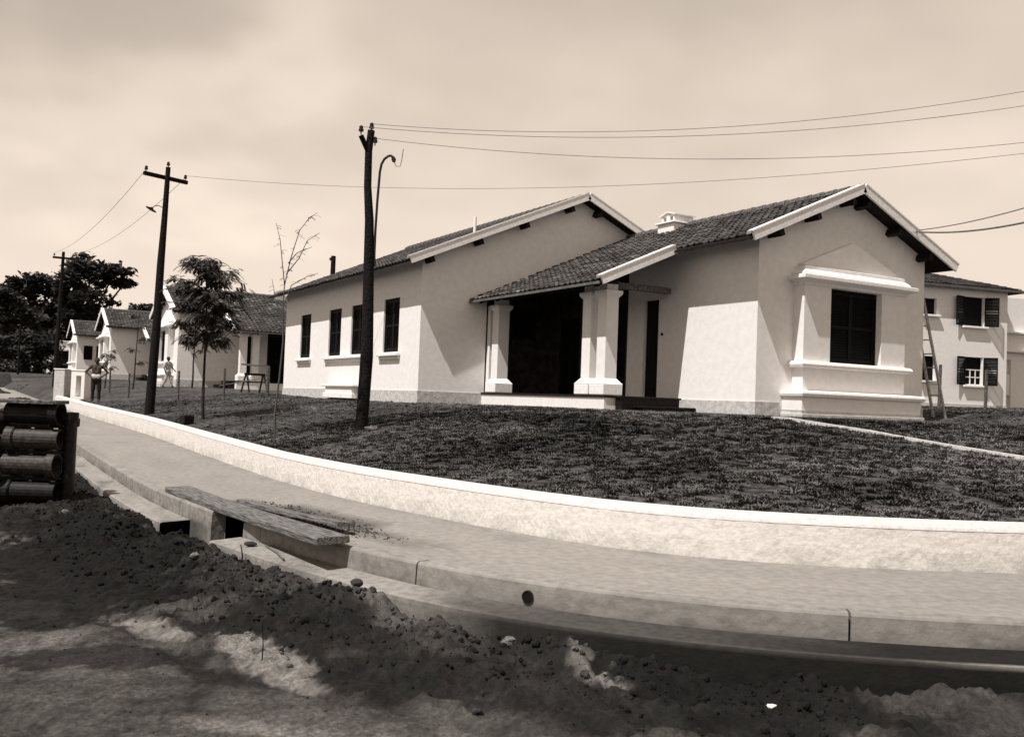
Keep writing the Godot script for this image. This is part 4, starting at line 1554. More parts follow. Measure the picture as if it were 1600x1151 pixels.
	wire("second faint wire to the distant pole, from the right end of the crossarm", w0, Vector3(-5.6, 7.3, -33.4), 0.5, 0.007, false)
	# distant poles
	b = Vector3(-6.1, 0, -33.5)
	b.y = 0.1
	p = pole("utility_pole", "distant dark pole with a crossarm in front of the big trees", b, [Vector3.ZERO, Vector3(0.05, 4, 0), Vector3(0.1, 7.3, 0)], [0.13, 0.1, 0.075])
	st = begin()
	cbox(st, Vector3(0.1, 6.95, 0.1), Vector3(1.05, 0.11, 0.1), 0.01)
	obj("crossarm", st, M["pole_wood"], p)
	for s in [-0.45, 0.45]:
		insulator("insulator", p, Vector3(0.1 + s, 7.0, 0.1))
	b = Vector3(3.6, 0.3, -17.5)
	p = pole("utility_pole", "dark pole top rising behind the left eave of the main house", b, [Vector3.ZERO, Vector3(0, 3, 0), Vector3(0.0, 6.1, 0)], [0.15, 0.13, 0.105])
	insulator("insulator", p, Vector3(-0.14, 5.85, 0.0))
	b = Vector3(-6.3, 0.1, -66)
	pole("utility_pole", "thin far pole at the left edge before the tree mass", b, [Vector3.ZERO, Vector3(0, 3, 0), Vector3(0, 4.9, 0)], [0.1, 0.085, 0.07])
	# service cables to the house
	wire("upper service cable slung to the right roof of the house", Vector3(8.62, 4.58, 8.72), Vector3(4.6, 3.92, 14.9), 0.10, 0.012)
	wire("lower heavier service cable slung to the right roof of the house", Vector3(8.6, 4.55, 8.74), Vector3(4.7, 3.66, 14.9), 0.16, 0.02)

# ---------------------------------------------------------------- trees
func leaf_quad(st: SurfaceTool, c: Vector3, s: float, g: RandomNumberGenerator, tilt := 1.0) -> void:
	var n := Vector3(g.randfn() * tilt, 1.0, g.randfn() * tilt).normalized()
	var u := n.cross(Vector3(g.randfn(), g.randfn(), g.randfn())).normalized()
	var v := n.cross(u)
	u *= s * g.randf_range(0.6, 1.2)
	v *= s * g.randf_range(0.3, 0.6)
	var b := n * s * 0.15
	face(st, [c - u, c - v * 0.9 + b, c + u * 0.9, c + v + b], n)

func big_tree(label: String, base: Vector3, clumps: Array, leaf: float, per: int, sd: int) -> void:
	var g := RandomNumberGenerator.new()
	g.seed = sd
	var t := thing("tree", label, "tree", base, 0.0, "big dark trees beyond the street")
	var st := begin()
	var fork: Vector3 = Vector3(0, clumps[0][0].y * 0.35, 0)
	tube(st, [Vector3(0, -1, 0), fork * 0.5 + Vector3(0.2, 0, 0), fork], [0.75, 0.55, 0.5], 10)
	obj("trunk", st, M["bark"], t)
	for c in clumps:
		st = begin()
		var e: Vector3 = c[0]
		tube(st, [fork - Vector3(0, 0.3, 0), fork.lerp(e, 0.45) + Vector3(g.randfn() * 0.4, 0.5, g.randfn() * 0.4), e], [0.34, 0.2, 0.08], 7)
		obj("limb", st, M["bark"], t)
	st = begin()
	for c in clumps:
		var r: Vector3 = c[1]
		# each clump is a crowd of smaller sprays
		var sprays := []
		for i in 16:
			var d := Vector3(g.randfn(), g.randfn() * 0.8 + 0.15, g.randfn()).normalized() * g.randf_range(0.45, 1.0)
			sprays.append([c[0] + d * r, g.randf_range(0.26, 0.46)])
		for s in sprays:
			for i in per / 9:
				var d := Vector3(g.randfn(), g.randfn() * 0.7, g.randfn()) * 0.55
				leaf_quad(st, s[0] + d * r * s[1], leaf * g.randf_range(0.5, 1.35), g, 0.7)
	structure(obj("crown", st, M["leaf"], t), "stuff")

func frond(st: SurfaceTool, a: Vector3, dir: Vector3, l: float, g: RandomNumberGenerator, size: float) -> void:
	var p := a
	var d := dir.normalized()
	var n := 9
	for i in n:
		d = (d + Vector3(0, -0.09, 0)).normalized()
		p += d * l / n
		var side := d.cross(Vector3.UP).normalized()
		for sg in [-1.0, 1.0]:
			var o: Vector3 = side * sg * size + d * size * 0.5 + Vector3(0, -0.25 * size, 0)
			var w: Vector3 = d * size * 0.28
			face(st, [p, p + o * 0.5 + w, p + o, p + o * 0.5 - w], Vector3.UP)

func sapling(called: String, label: String, base: Vector3, lean: Vector3, h: float, crown_from: float, spread: float, fronds: int, r: float, leafsize: float, sd: int, bark := "bark") -> Node3D:
	var g := RandomNumberGenerator.new()
	g.seed = sd
	var t := thing(called, label, "sapling", base, 0.0, "young street trees")
	var st := begin()
	var pts := []
	var rs := []
	var wob := Vector3.ZERO
	for i in 9:
		var f := i / 8.0
		wob += Vector3(g.randfn(), 0, g.randfn()) * 0.018 * h / 4.0
		pts.append(lean * f + Vector3(0, h * 0.93 * f, 0) + wob)
		rs.append(lerpf(r, r * 0.25, f))
	tube(st, pts, rs, 7)
	obj("trunk", st, M[bark], t)
	var lf := begin()
	var nb := clampi(fronds / 12, 4, 26)
	for k in nb:
		var f := lerpf(crown_from / h, 0.97, (k + 0.5) / nb)
		var i := mini(int(f * 8), 7)
		var a: Vector3 = pts[i].lerp(pts[i + 1], f * 8 - i)
		var az := k * 2.4 + g.randf()
		# widest a little above the middle of the crown
		var q := (f - crown_from / h) / (1.0 - crown_from / h)
		var reach := spread * (0.35 + 1.0 * sin(PI * clampf(q * 0.85 + 0.12, 0, 1))) * g.randf_range(0.75, 1.1)
		var e := a + Vector3(cos(az) * reach, reach * 0.42, sin(az) * reach)
		var m := a.lerp(e, 0.5) + Vector3(0, reach * 0.10, 0)
		st = begin()
		tube(st, [a, m, e], [r * 0.4, r * 0.25, r * 0.1], 5)
		obj("branch", st, M[bark], t)
		for j in fronds / nb:
			var u := g.randf_range(0.35, 1.0)
			var b := a.lerp(m, u * 2) if u < 0.5 else m.lerp(e, u * 2 - 1)
			var dd := Vector3(cos(az), 0.08, sin(az)) * 0.7 + Vector3(g.randfn(), g.randfn() * 0.35, g.randfn()) * 0.8
			frond(lf, b + Vector3(g.randfn(), g.randfn() * 0.6, g.randfn()) * 0.09, dd, g.randf_range(0.16, 0.36) * leafsize / 0.09, g, leafsize * g.randf_range(0.6, 1.1))
	structure(obj("foliage", lf, M["sapling_leaf"], t), "stuff")
	return t

func build_trees() -> void:
	big_tree("tall spreading dark tree, highest and rightmost of the tree mass", Vector3(4.6, 1.8, -118), [[Vector3(-0.4, 14.2, 0), Vector3(3.0, 2.0, 3)], [Vector3(2.4, 13.4, 1), Vector3(2.4, 1.5, 2.4)], [Vector3(-2.6, 12.0, 0), Vector3(2.2, 2.2, 3)], [Vector3(4.0, 12.6, 0.5), Vector3(1.3, 0.8, 1.4)], [Vector3(-0.2, 10.4, 1), Vector3(2.8, 2.0, 3)], [Vector3(-1.0, 7.6, 0), Vector3(3.2, 2.4, 3)], [Vector3(2.4, 6.9, 0), Vector3(2.4, 1.5, 2)], [Vector3(-2.5, 4.4, 0), Vector3(3.0, 2.8, 3)]], 0.5, 620, 3)
	big_tree("broad dark tree behind the distant crossarm pole", Vector3(-1.4, 1.6, -121), [[Vector3(0.6, 12.0, 0), Vector3(3.2, 1.6, 3)], [Vector3(-2.4, 11.2, 0), Vector3(2.4, 1.5, 3)], [Vector3(2.8, 10.4, 0.5), Vector3(2.4, 1.8, 2)], [Vector3(1.8, 8.6, 0), Vector3(3.2, 2.6, 3)], [Vector3(-1.6, 8.0, 1), Vector3(3.2, 2.6, 3)], [Vector3(0, 4.5, 1), Vector3(4.0, 3.2, 3)], [Vector3(3, 5.0, 1), Vector3(3.2, 3.0, 3)]], 0.5, 660, 5)
	big_tree("dark rounded tree at the left edge of the picture", Vector3(-6.3, 1.2, -112), [[Vector3(0.2, 9.6, 0), Vector3(2.0, 1.6, 3)], [Vector3(-2.0, 8.8, 0), Vector3(2.6, 2.0, 3)], [Vector3(1.4, 7.4, 0), Vector3(2.4, 2.2, 3)], [Vector3(-1.4, 5.8, 0), Vector3(3.0, 2.6, 3)], [Vector3(0.6, 3.2, 0), Vector3(3.6, 2.8, 3)], [Vector3(-3, 2.4, 0), Vector3(3.0, 2.2, 3)]], 0.48, 640, 7)
	big_tree("lower dark tree between the far houses and the tall spreading tree", Vector3(8.6, 1.7, -112), [[Vector3(-1.0, 6.6, 0), Vector3(2.2, 1.4, 2)], [Vector3(1.4, 5.4, 0), Vector3(2.2, 1.5, 2)], [Vector3(-2.4, 5.2, 0), Vector3(2.2, 2.0, 2)]], 0.42, 480, 9)
	big_tree("small dark tree top showing behind the second bungalow's roof", Vector3(5.6, 1.4, -82), [[Vector3(-0.4, 6.4, 0), Vector3(1.0, 0.9, 1.2)], [Vector3(0.8, 6.8, 0), Vector3(0.8, 0.7, 1.0)]], 0.34, 360, 12)
	big_tree("low bushy dark tree beside the far road end", Vector3(-4.4, 0.6, -92), [[Vector3(-1.4, 3.6, 0), Vector3(2.4, 1.8, 2.4)], [Vector3(1.6, 3.0, 0), Vector3(2.2, 1.8, 2)], [Vector3(0, 1.4, 0.6), Vector3(3.6, 1.5, 2)]], 0.36, 560, 14)
	var b := Vector3(-5.18, 0, -1.64)
	b.y = yard(b.x, b.z) - 0.03
	sapling("sapling", "leafy feathery sapling with a full dark crown on a thin bent trunk", b, Vector3(-0.12, 0, 0.05), 4.4, 1.95, 0.72, 1050, 0.042, 0.088, 21)
	b = Vector3(-0.9, 0, -24.0)
	b.y = yard(b.x, b.z) - 0.03
	sapling("sapling", "slender sapling close behind the full-crowned one, before the porch bungalow", b, Vector3(0.1, 0, 0), 3.4, 1.6, 0.5, 70, 0.05, 0.10, 23)
	b = Vector3(-3.19, 0, -26.4)
	b.y = yard(b.x, b.z) - 0.03
	sapling("sapling", "small thin sapling left of the leaning pole", b, Vector3(0.15, 0, 0), 4.2, 1.0, 0.45, 70, 0.04, 0.09, 25)
	b = Vector3(-3.9, 0, -31.0)
	b.y = yard(b.x, b.z) - 0.03
	sapling("sapling", "short bushy sapling before the second bungalow's bay", b, Vector3(0.1, 0, 0), 2.2, 0.9, 0.4, 80, 0.035, 0.09, 27)
	# the nearly bare sapling, near the wall
	b = Vector3(-5.65, 0, 6.35)
	b.y = yard(b.x, b.z) - 0.03
	var t := thing("sapling", "tall almost bare sapling with sparse leaves near the middle of the wall", "sapling", b, 0.0, "young street trees")
	var st := begin()
	var R := Vector3(0.866, 0, 0.5)
	tube(st, [Vector3.ZERO, Vector3(0, 0.6, 0) + R * -0.02, Vector3(0, 1.2, 0) + R * 0.03, Vector3(0, 1.9, 0) + R * 0.07, Vector3(0, 2.45, 0) + R * 0.04, Vector3(0, 2.95, 0) + R * 0.05], [0.021, 0.019, 0.017, 0.015, 0.012, 0.009], 7)
	obj("trunk", st, M["pale_bark"], t)
	var g := RandomNumberGenerator.new()
	g.seed = 5
	var lf := begin()
	for br in [[[2.9, 0.05], [3.4, 0.12], [3.9, 0.28], [4.15, 0.42], [4.2, 0.62]], [[2.9, 0.05], [3.3, 0.0], [3.7, -0.04], [4.0, -0.12]], [[3.1, 0.07], [3.4, 0.3], [3.7, 0.45], [3.9, 0.6]], [[2.5, 0.04], [2.9, 0.18], [3.1, 0.4], [3.15, 0.62]], [[2.2, 0.05], [2.6, -0.1], [3.0, -0.18]], [[3.3, 0.1], [3.5, 0.24], [3.62, 0.5]]]:
		st = begin()
		var pts := []
		var rs := []
		for i in br.size():
			pts.append(Vector3(0, br[i][0], 0) + R * br[i][1] + Vector3(0.3, 0, -0.5) * 0.25 * g.randfn() * i / 3.0)
			rs.append(lerpf(0.011, 0.004, float(i) / (br.size() - 1)))
		tube(st, pts, rs, 5)
		obj("branch", st, M["pale_bark"], t)
		for i in range(1, pts.size()):
			for k in 4:
				var q: Vector3 = pts[i - 1].lerp(pts[i], g.randf())
				frond(lf, q, Vector3(g.randfn(), 0.2, g.randfn()), g.randf_range(0.07, 0.15), g, 0.022)
	structure(obj("foliage", lf, M["sapling_leaf"], t), "stuff")

# ---------------------------------------------------------------- small things
func rock_mesh(sd: int, sub := 2, rough := 0.22) -> ArrayMesh:
	var g := FastNoiseLite.new()
	g.seed = sd
	g.frequency = 0.9
	g.fractal_octaves = 3
	var rg := RandomNumberGenerator.new()
	rg.seed = sd + 5
	var cuts: Array[Vector3] = []
	for i in 11:
		cuts.append(Vector3(rg.randfn(), rg.randfn(), rg.randfn()).normalized() * rg.randf_range(0.55, 0.85))
	var sph := SphereMesh.new()
	sph.radial_segments = 6 + sub * 3
	sph.rings = 3 + sub * 2
	sph.radius = 1.0
	sph.height = 2.0
	var arr := sph.get_mesh_arrays()
	var v: PackedVector3Array = arr[Mesh.ARRAY_VERTEX]
	var st := SurfaceTool.new()
	st.begin(Mesh.PRIMITIVE_TRIANGLES)
	var idx: PackedInt32Array = arr[Mesh.ARRAY_INDEX]
	for i in idx:
		var p := v[i]
		var lim := 1.0
		for q in cuts:
			var dq: float = p.dot(q)
			if dq > 0.05:
				lim = minf(lim, q.length() * q.length() / dq)
		p *= lim * (1.0 + g.get_noise_3d(p.x * 2.4, p.y * 2.4, p.z * 2.4) * rough)
		p.y *= 0.8
		st.set_smooth_group(-1)
		st.set_color(Color(1, 1, 1))
		st.add_vertex(p)
	st.generate_normals()
	return st.commit()

func plank(label: String, a: Vector3, b: Vector3, w: float, th: float, m: String, twist := 0.0, name_ := "plank") -> Node3D:
	# a weathered board from a to b, slightly bowed, with worn ends
	var mid := (a + b) / 2.0
	var wd := (b - a).normalized()
	var wside := wd.cross(Vector3.UP).normalized().rotated(wd, twist)
	var fr := Basis(wside, wside.cross(wd), -wd)
	a = fr.inverse() * (a - mid)
	b = fr.inverse() * (b - mid)
	var side := Vector3(1, 0, 0)
	var up := Vector3(0, 1, 0)
	var st := begin()
	var n := 12
	var L := a.distance_to(b)
	for i in n:
		var rings := []
		for k in [i, i + 1]:
			var f := float(k) / n
			var bow := -0.012 * L * sin(PI * f) * 0.35 + 0.004 * nz.get_noise_2d(k * 40.0, L * 30.0)
			var ww := w / 2 * (1.0 + 0.05 * nz.get_noise_2d(k * 60.0, 7.0))
			var c := a.lerp(b, f) + up * bow
			rings.append([c - side * ww + up * th * 0.3, c - side * (ww - 0.008) + up * th / 2, c + side * (ww - 0.008) + up * th / 2, c + side * ww + up * th * 0.3, c + side * ww - up * th / 2, c - side * ww - up * th / 2])
		var mc: Vector3 = (rings[0][0] + rings[1][4]) / 2.0
		for k in 6:
			out_face(st, [rings[0][k], rings[0][(k + 1) % 6], rings[1][(k + 1) % 6], rings[1][k]], mc)
		if i == 0:
			out_face(st, rings[0], mc)
		if i == n - 1:
			out_face(st, rings[1], mc)
	var o := obj(name_, st, M[m])
	o.transform = Transform3D(fr, mid)
	tag(o, label, "plank" if name_ == "plank" else "board")
	return o

func post(label: String, at: Vector3, h: float, r: float, lean := Vector3.ZERO) -> Node3D:
	var t := thing("fence_post", label, "fence post", at, 0.0, "rough wooden fence posts")
	var st := begin()
	tube(st, [Vector3(0, -0.2, 0), lean * 0.5 + Vector3(0, h * 0.5, 0), lean + Vector3(0, h - 0.03, 0), lean + Vector3(0, h, 0)], [r, r * 0.95, r * 0.92, r * 0.75], 9)
	obj("shaft", st, M["grey_wood"], t)
	return t

func pipe(label: String, c: Vector3, ax: Vector3, collar_at_start: bool, r := 0.145, l := 0.74, m := "clay") -> Node3D:
	var t := thing("clay_pipe", label, "pipe", c, 0.0, "clay sewer pipes stacked by the street")
	ax = ax.normalized()
	if collar_at_start:
		ax = -ax
	var st := begin()
	ring(st, -ax * l / 2, ax, r, r - 0.022, l, 22)
	obj("barrel", st, M[m], t)
	st = begin()
	ring(st, ax * (l / 2 - 0.10), ax, r + 0.032, r + 0.002, 0.115, 22)
	ring(st, ax * (l / 2 - 0.11), ax, r + 0.02, r + 0.002, 0.012, 22)
	obj("collar", st, M[m], t)
	return t

func build_details() -> void:
	var R := Vector3(0.866, 0, 0.5)
	var F := Vector3(0.5, 0, -0.866)
	# boards bridging the break in the kerb
	plank("longer weathered scaffold plank lying over the kerb break, its near end overhanging the gutter", Vector3(-7.98, -1.112, 9.85), Vector3(-7.60, -1.085, 15.0), 0.33, 0.065, "board_wood", 0.02)
	plank("shorter narrow plank lying on the sidewalk behind the long scaffold plank", Vector3(-7.50, -1.115, 11.5), Vector3(-7.20, -1.055, 14.25), 0.2, 0.045, "board_wood", -0.12)
	# soil spilt on the sidewalk beside the planks
	var st := begin()
	var cl := rock_mesh(90, 1, 0.3)
	var spill := thing("spilt_soil", "thin dark soil spilt over the sidewalk behind the planks", "soil")
	structure(spill, "stuff")
	var mm := MultiMesh.new()
	mm.transform_format = MultiMesh.TRANSFORM_3D
	mm.use_colors = true
	mm.mesh = cl
	mm.instance_count = 900
	for i in 900:
		var f := rng.randf()
		var p := Vector3(-7.35, 0, 11.3).lerp(Vector3(-6.95, 0, 14.2), f) + Vector3(rng.randfn() * 0.16, 0, rng.randfn() * 0.35)
		var s := 0.006 + 0.018 * rng.randf() * rng.randf()
		mm.set_instance_transform(i, Transform3D(Basis(Vector3.UP, rng.randf() * TAU).scaled(Vector3(s, s * 0.6, s)), Vector3(p.x, street(p.z) + 0.004, p.z)))
		var v := rng.randf_range(0.02, 0.09)
		mm.set_instance_color(i, Color(v * 2, v * 2, v * 2))
	var mi := MultiMeshInstance3D.new()
	mi.multimesh = mm
	mi.name = "soil_crumbs"
	mi.material_override = M["clod"]
	structure(mi, "stuff")
	spill.add_child(mi, true)
	# clods of turned earth
	var root := Node3D.new()
	root.name = "loose_soil"
	structure(root, "stuff")
	add_child(root)
	for k in 4:
		mm = MultiMesh.new()
		mm.transform_format = MultiMesh.TRANSFORM_3D
		mm.use_colors = true
		mm.mesh = rock_mesh(50 + k, 2, 0.16)
		var tr := []
		for i in 2600:
			var s := rng.randf_range(s_of(-7.5, 3), s_of(-4.4, 17.6))
			var g := 0.12 + absf(rng.randfn()) * 0.75
			if rng.randf() < 0.12:
				g += rng.randf() * 2.0
			var p := along(s, 2.46 + g, 0)
			var o := 2.46 + g
			var r := 0.005 + 0.036 * pow(rng.randf(), 5.0)
			if g > 1.6:
				r *= 0.5
			var y := road(p.x, p.z, o)
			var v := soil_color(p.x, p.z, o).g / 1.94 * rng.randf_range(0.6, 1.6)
			tr.append([Transform3D(Basis(Vector3(rng.randfn(), rng.randfn(), rng.randfn()).normalized(), rng.randf() * TAU).scaled(Vector3.ONE * r), Vector3(p.x, y - r * 0.1, p.z)), v])
		mm.instance_count = tr.size()
		for i in tr.size():
			mm.set_instance_transform(i, tr[i][0])
			mm.set_instance_color(i, Color(tr[i][1] * 2, tr[i][1] * 2, tr[i][1] * 2))
		mi = MultiMeshInstance3D.new()
		mi.multimesh = mm
		mi.name = "soil_clods"
		mi.material_override = M["clod"]
		structure(mi, "stuff")
		root.add_child(mi, true)
	# stones one can pick out
	var stones := [
		[Vector3(-6.27, 0, 18.02), 0.115, "stone", "round pale stone lying in the trench below the kerb's drain side"],
		[Vector3(-6.20, 0, 19.05), 0.045, "white_chip", "small bright white chip lying on the dark dirt in the right foreground"],
		[Vector3(-5.95, 0, 18.35), 0.06, "stone", "grey stone in the dark dirt right of the round pale stone"],
		[Vector3(-7.10, 0, 17.35), 0.075, "stone", "angular stone on the dirt mound below the drain outlet"],
		[Vector3(-8.30, 0, 9.15), 0.07, "stone", "flat pale stone on the dirt beside the left gutter"],
		[Vector3(-9.35, 0, 9.9), 0.055, "stone", "small stone on the dark dirt in front of the clay pipes"],
		[Vector3(-8.55, 0, 13.7), 0.06, "stone", "stone on the earth mound below the planks"],
		[Vector3(-7.75, 0, 16.0), 0.055, "dark_stone", "big dark clod at the end of the bright gutter strip"]]
	for q in stones:
		var p: Vector3 = q[0]
		p.y = road(p.x, p.z, off(p.x, p.z).x) + q[1] * 0.35
		var o := mesh_obj("stone", rock_mesh(int(p.x * -1000), 3, 0.16), M[q[2]])
		o.position = p
		o.scale = Vector3(q[1], q[1] * 0.85, q[1] * 0.9)
		o.rotation.y = p.z
		tag(o, q[3], "stone", "stones lying in the dirt")
	var o2 := mesh_obj("stone", rock_mesh(777, 3, 0.16), M["dark_stone"])
	o2.position = along(s_of(-6.0, 13.1), 2.27, -0.175)
	o2.scale = Vector3(0.075, 0.035, 0.05)
	tag(o2, "small dark stone lying on the gutter slab under the planks", "stone", "stones lying in the dirt")
	st = begin()
	tube(st, [Vector3(-0.02, 0, -0.42), Vector3(0.01, 0.004, 0), Vector3(0.0, 0, 0.42)], [0.012, 0.013, 0.011], 6)
	var stick := obj("stick", st, M["board_wood"])
	stick.position = along(s_of(-6.0, 13.6), 2.24, -0.185)
	stick.rotation.y = -0.1
	tag(stick, "thin pale stick lying along the gutter slab beneath the planks", "stick")
	st = begin()
	tube(st, [Vector3(0, -0.1, 0), Vector3(0.01, 0.09, 0.01), Vector3(-0.01, 0.2, 0)], [0.008, 0.007, 0.005], 5)
	var peg := obj("peg", st, M["dark_wood"])
	peg.position = along(s_of(-6.0, 13.4), 2.50, -0.32)
	tag(peg, "short dark peg stuck upright at the gutter edge below the planks", "peg")
	st = begin()
	tube(st, [Vector3(0, -0.05, 0), Vector3(0.0, 0.10, 0.01), Vector3(-0.01, 0.25, 0)], [0.005, 0.004, 0.003], 5)
	var reed := obj("stick", st, M["dark_wood"])
	reed.position = Vector3(-8.80, road(-8.8, 16.95, 3.9), 17.05)
	tag(reed, "thin dark twig standing upright in the pale patch of the road", "stick")
	# stacked clay pipes
	var c0 := Vector3(-9.65, 0, 8.0)
	var rows := [[-1.31, 0.02, true, "lowest clay pipe at the bottom of the stack, darkened to look shaded"], [-0.93, -0.02, false, "second clay pipe from the bottom, its collar towards the sidewalk"], [-0.555, 0.03, true, "third clay pipe from the bottom, its collar towards the street"], [-0.19, 0.0, false, "topmost clay pipe of the stack, under the flat board"]]
	for r in rows:
		pipe(r[3], c0 + Vector3(0, r[0], 0) + R * r[1], R, r[2], 0.15, 0.74, "clay" if r[0] > -1.2 and r[0] < -0.3 else "dark_clay")  # darker clay on the lowest pipe stands for the shade it lies in
	for y in [-1.125, -0.745, -0.372]:
		var bt := plank(["flat batten under the second pipe of the stack", "flat batten under the third pipe of the stack", "flat batten under the topmost pipe of the stack"][[-1.125, -0.745, -0.372].find(y)], c0 + Vector3(0, y, 0) - R * 0.36 + F * 0.16, c0 + Vector3(0, y, 0) + R * 0.36 + F * 0.16, 0.4, 0.035, "dark_wood", 0.0)
		bt.set_meta("category", "batten")
	plank("broad flat board lying on top of the clay pipe stack", c0 + Vector3(0, -0.02, 0) - R * 0.52, c0 + Vector3(0, -0.02, 0) + R * 0.40, 0.42, 0.05, "grey_wood", 0.0, "board")
	var up := pipe("dark clay pipe standing upright with its collar on top, right of the stack", c0 + R * 0.47 + Vector3(0, -0.80, 0) + F * 0.12, Vector3.UP, false, 0.08, 1.25, "dark_clay")
	pipe("dark upright clay pipe behind the right end of the stack", c0 + R * 0.30 + Vector3(0, -0.92, 0) + F * 0.42, Vector3.UP, false, 0.13, 1.3, "dark_clay")
	pipe("dark upright clay pipe behind the middle of the stack", c0 - R * 0.05 + Vector3(0, -0.92, 0) + F * 0.42, Vector3.UP, false, 0.13, 1.3, "dark_clay")
	pipe("dark upright clay pipe behind the left end of the stack", c0 - R * 0.38 + Vector3(0, -0.92, 0) + F * 0.42, Vector3.UP, false, 0.13, 1.3, "dark_clay")
	pipe("big clay pipe lying open end to the camera at the left frame edge", c0 - R * 0.70 + Vector3(0, -0.78, 0) + F * 0.1, -F, false, 0.22, 0.8)
	pipe("big dark clay pipe under the open-ended one at the left frame edge", c0 - R * 0.68 + Vector3(0, -1.30, 0) + F * 0.1, -F, false, 0.22, 0.8, "dark_clay")
	pipe("clay pipe lying on the open-ended one, cut off by the left frame edge", c0 - R * 0.72 + Vector3(0, -0.35, 0) + F * 0.1, -F, true, 0.15, 0.8, "dark_clay")
	# fence posts
	for q in [[Vector3(-3.78, 0, -12.26), 1.05, "wooden fence post beside the leaning pole, left of the leafy sapling's trunk"], [Vector3(-2.02, 0, -12.91), 1.02, "wooden fence post between the leafy sapling and the far porch pillars"], [Vector3(-4.63, 0, -17.84), 0.95, "wooden fence post left of the leaning pole, nearest to it"], [Vector3(-4.5, 0, -24.5), 1.1, "thin far fence post right of the man with hands on hips"]]:
		var p: Vector3 = q[0]
		p.y = yard(p.x, p.z)
		post(q[2], p, q[1], 0.045)
	var fp := Vector3(-0.86, 0, -11.25)
	fp.y = yard(fp.x, fp.z)
	post("stout pale fence post beside the far corner of the main house", fp, 1.05, 0.075)
	plank("pale horizontal rail resting on the stout fence post by the far house corner", fp + Vector3(-0.95, 1.10, -0.1), fp + Vector3(0.05, 1.06, 0), 0.06, 0.06, "board_wood", 0.0, "board")
	for q in [[Vector3(16.9, 0, 3.45), 1.25, "weathered fence post right of the ladder by the main house"], [Vector3(18.2, 0, 4.2), 1.12, "weathered fence post before the two-storey house's lower window"]]:
		var p: Vector3 = q[0]
		p.y = yard(p.x, p.z)
		post(q[2], p, q[1] + 0.2, 0.055, Vector3(0.02, 0, 0.01))
	# ladder
	var lt := thing("ladder", "pale wooden ladder leaning against the right side wall of the main house", "ladder", Vector3(10.75, 0.2, 7.92))
	for z in [-0.17, 0.17]:
		st = begin()
		var zt: float = z * 0.8
		prism(st, [Vector3(-0.03, 0, z - 0.02), Vector3(0.04, 0, z - 0.02), Vector3(0.04, 0, z + 0.02), Vector3(-0.03, 0, z + 0.02)], Vector3(-1.13, 3.6, zt - z))
		obj("rail", st, M["pale_wood"], lt)
	for i in 10:
		var f := (i + 0.7) / 10.6
		st = begin()
		rod(st, Vector3(-1.13 * f, 3.6 * f, -0.16), Vector3(-1.13 * f, 3.6 * f, 0.16), 0.016, -1, 8)
		obj("rung", st, M["pale_wood"], lt)
	# trestle with a board
	var tp := Vector3(0.0, 0, -16.2)
	tp.y = yard(tp.x, tp.z)
	var tr2 := thing("trestle", "dark wooden trestle standing before the far porch", "trestle", tp, 0.35)
	st = begin()
	cbox(st, Vector3(0, 0.72, 0), Vector3(1.0, 0.09, 0.09), 0.008)
	obj("beam", st, M["dark_wood"], tr2)
	for x in [-0.42, 0.42]:
		for z in [-1.0, 1.0]:
			st = begin()
			rod(st, Vector3(x, 0.70, z * 0.04), Vector3(x * 1.05, -0.02, z * 0.28), 0.035, -1, 6)
			obj("leg", st, M["dark_wood"], tr2)
	plank("pale board leaning from the ground onto the dark trestle", tp + Vector3(-1.5, 0.2, 0.35), tp + Vector3(0.1, 0.55, 0.3), 0.12, 0.03, "board_wood", 0.0, "board")
	# things on the lawn
	var bp := Vector3(-5.80, 0, -0.55)
	bp.y = yard(bp.x, bp.z)
	var bxn := thing("crate", "small dark wooden crate on the lawn just inside the wall by the leaning pole", "crate", bp, 0.4)
	bxn.scale = Vector3.ONE * 0.75
	for k in 3:
		st = begin()
		cbox(st, Vector3(0, 0.05 + k * 0.095, 0.13), Vector3(0.36, 0.085, 0.018), 0.004)
		obj("slat", st, M["dark_wood"], bxn)
		st = begin()
		cbox(st, Vector3(0, 0.05 + k * 0.095, -0.13), Vector3(0.36, 0.085, 0.018), 0.004)
		obj("slat", st, M["dark_wood"], bxn)
	for x in [-0.165, 0.165]:
		st = begin()
		cbox(st, Vector3(x, 0.145, 0), Vector3(0.02, 0.28, 0.238), 0.004)
		obj("end_panel", st, M["dark_wood"], bxn)
	st = begin()
	box(st, Vector3(0, 0.015, 0), Vector3(0.308, 0.02, 0.236))
	obj("bottom", st, M["dark_wood"], bxn)
	var fs := mesh_obj("concrete_footing", rock_mesh(321, 4, 0.12), M["stone"])
	fs.position = Vector3(-3.72, yard(-3.72, 6.12) + 0.02, 6.12)
	fs.scale = Vector3(0.17, 0.09, 0.15)
	tag(fs, "rough pale lump of concrete at the foot of the crooked pole", "footing")
	# edging strip across the lawn from the bay to the right
	st = begin()
	var e0 := Vector2(1.55, 11.35)
	var e1 := Vector2(3.4, 18.6)
	var n := 26
	for i in n:
		var p0 := e0.lerp(e1, float(i) / n)
		var p1 := e0.lerp(e1, float(i + 1) / n)
		var a := Vector3(p0.x, yard(p0.x, p0.y) + 0.045, p0.y)
		var b := Vector3(p1.x, yard(p1.x, p1.y) + 0.045, p1.y)
		var sd := Vector3(-(p1 - p0).y, 0, (p1 - p0).x).normalized() * 0.06
		prism(st, [a - sd, a + sd, a + sd - Vector3(0, 0.2, 0), a - sd - Vector3(0, 0.2, 0)], b - a)
	var ed := obj("path_edging", st, M["plinth"])
	structure(ed)
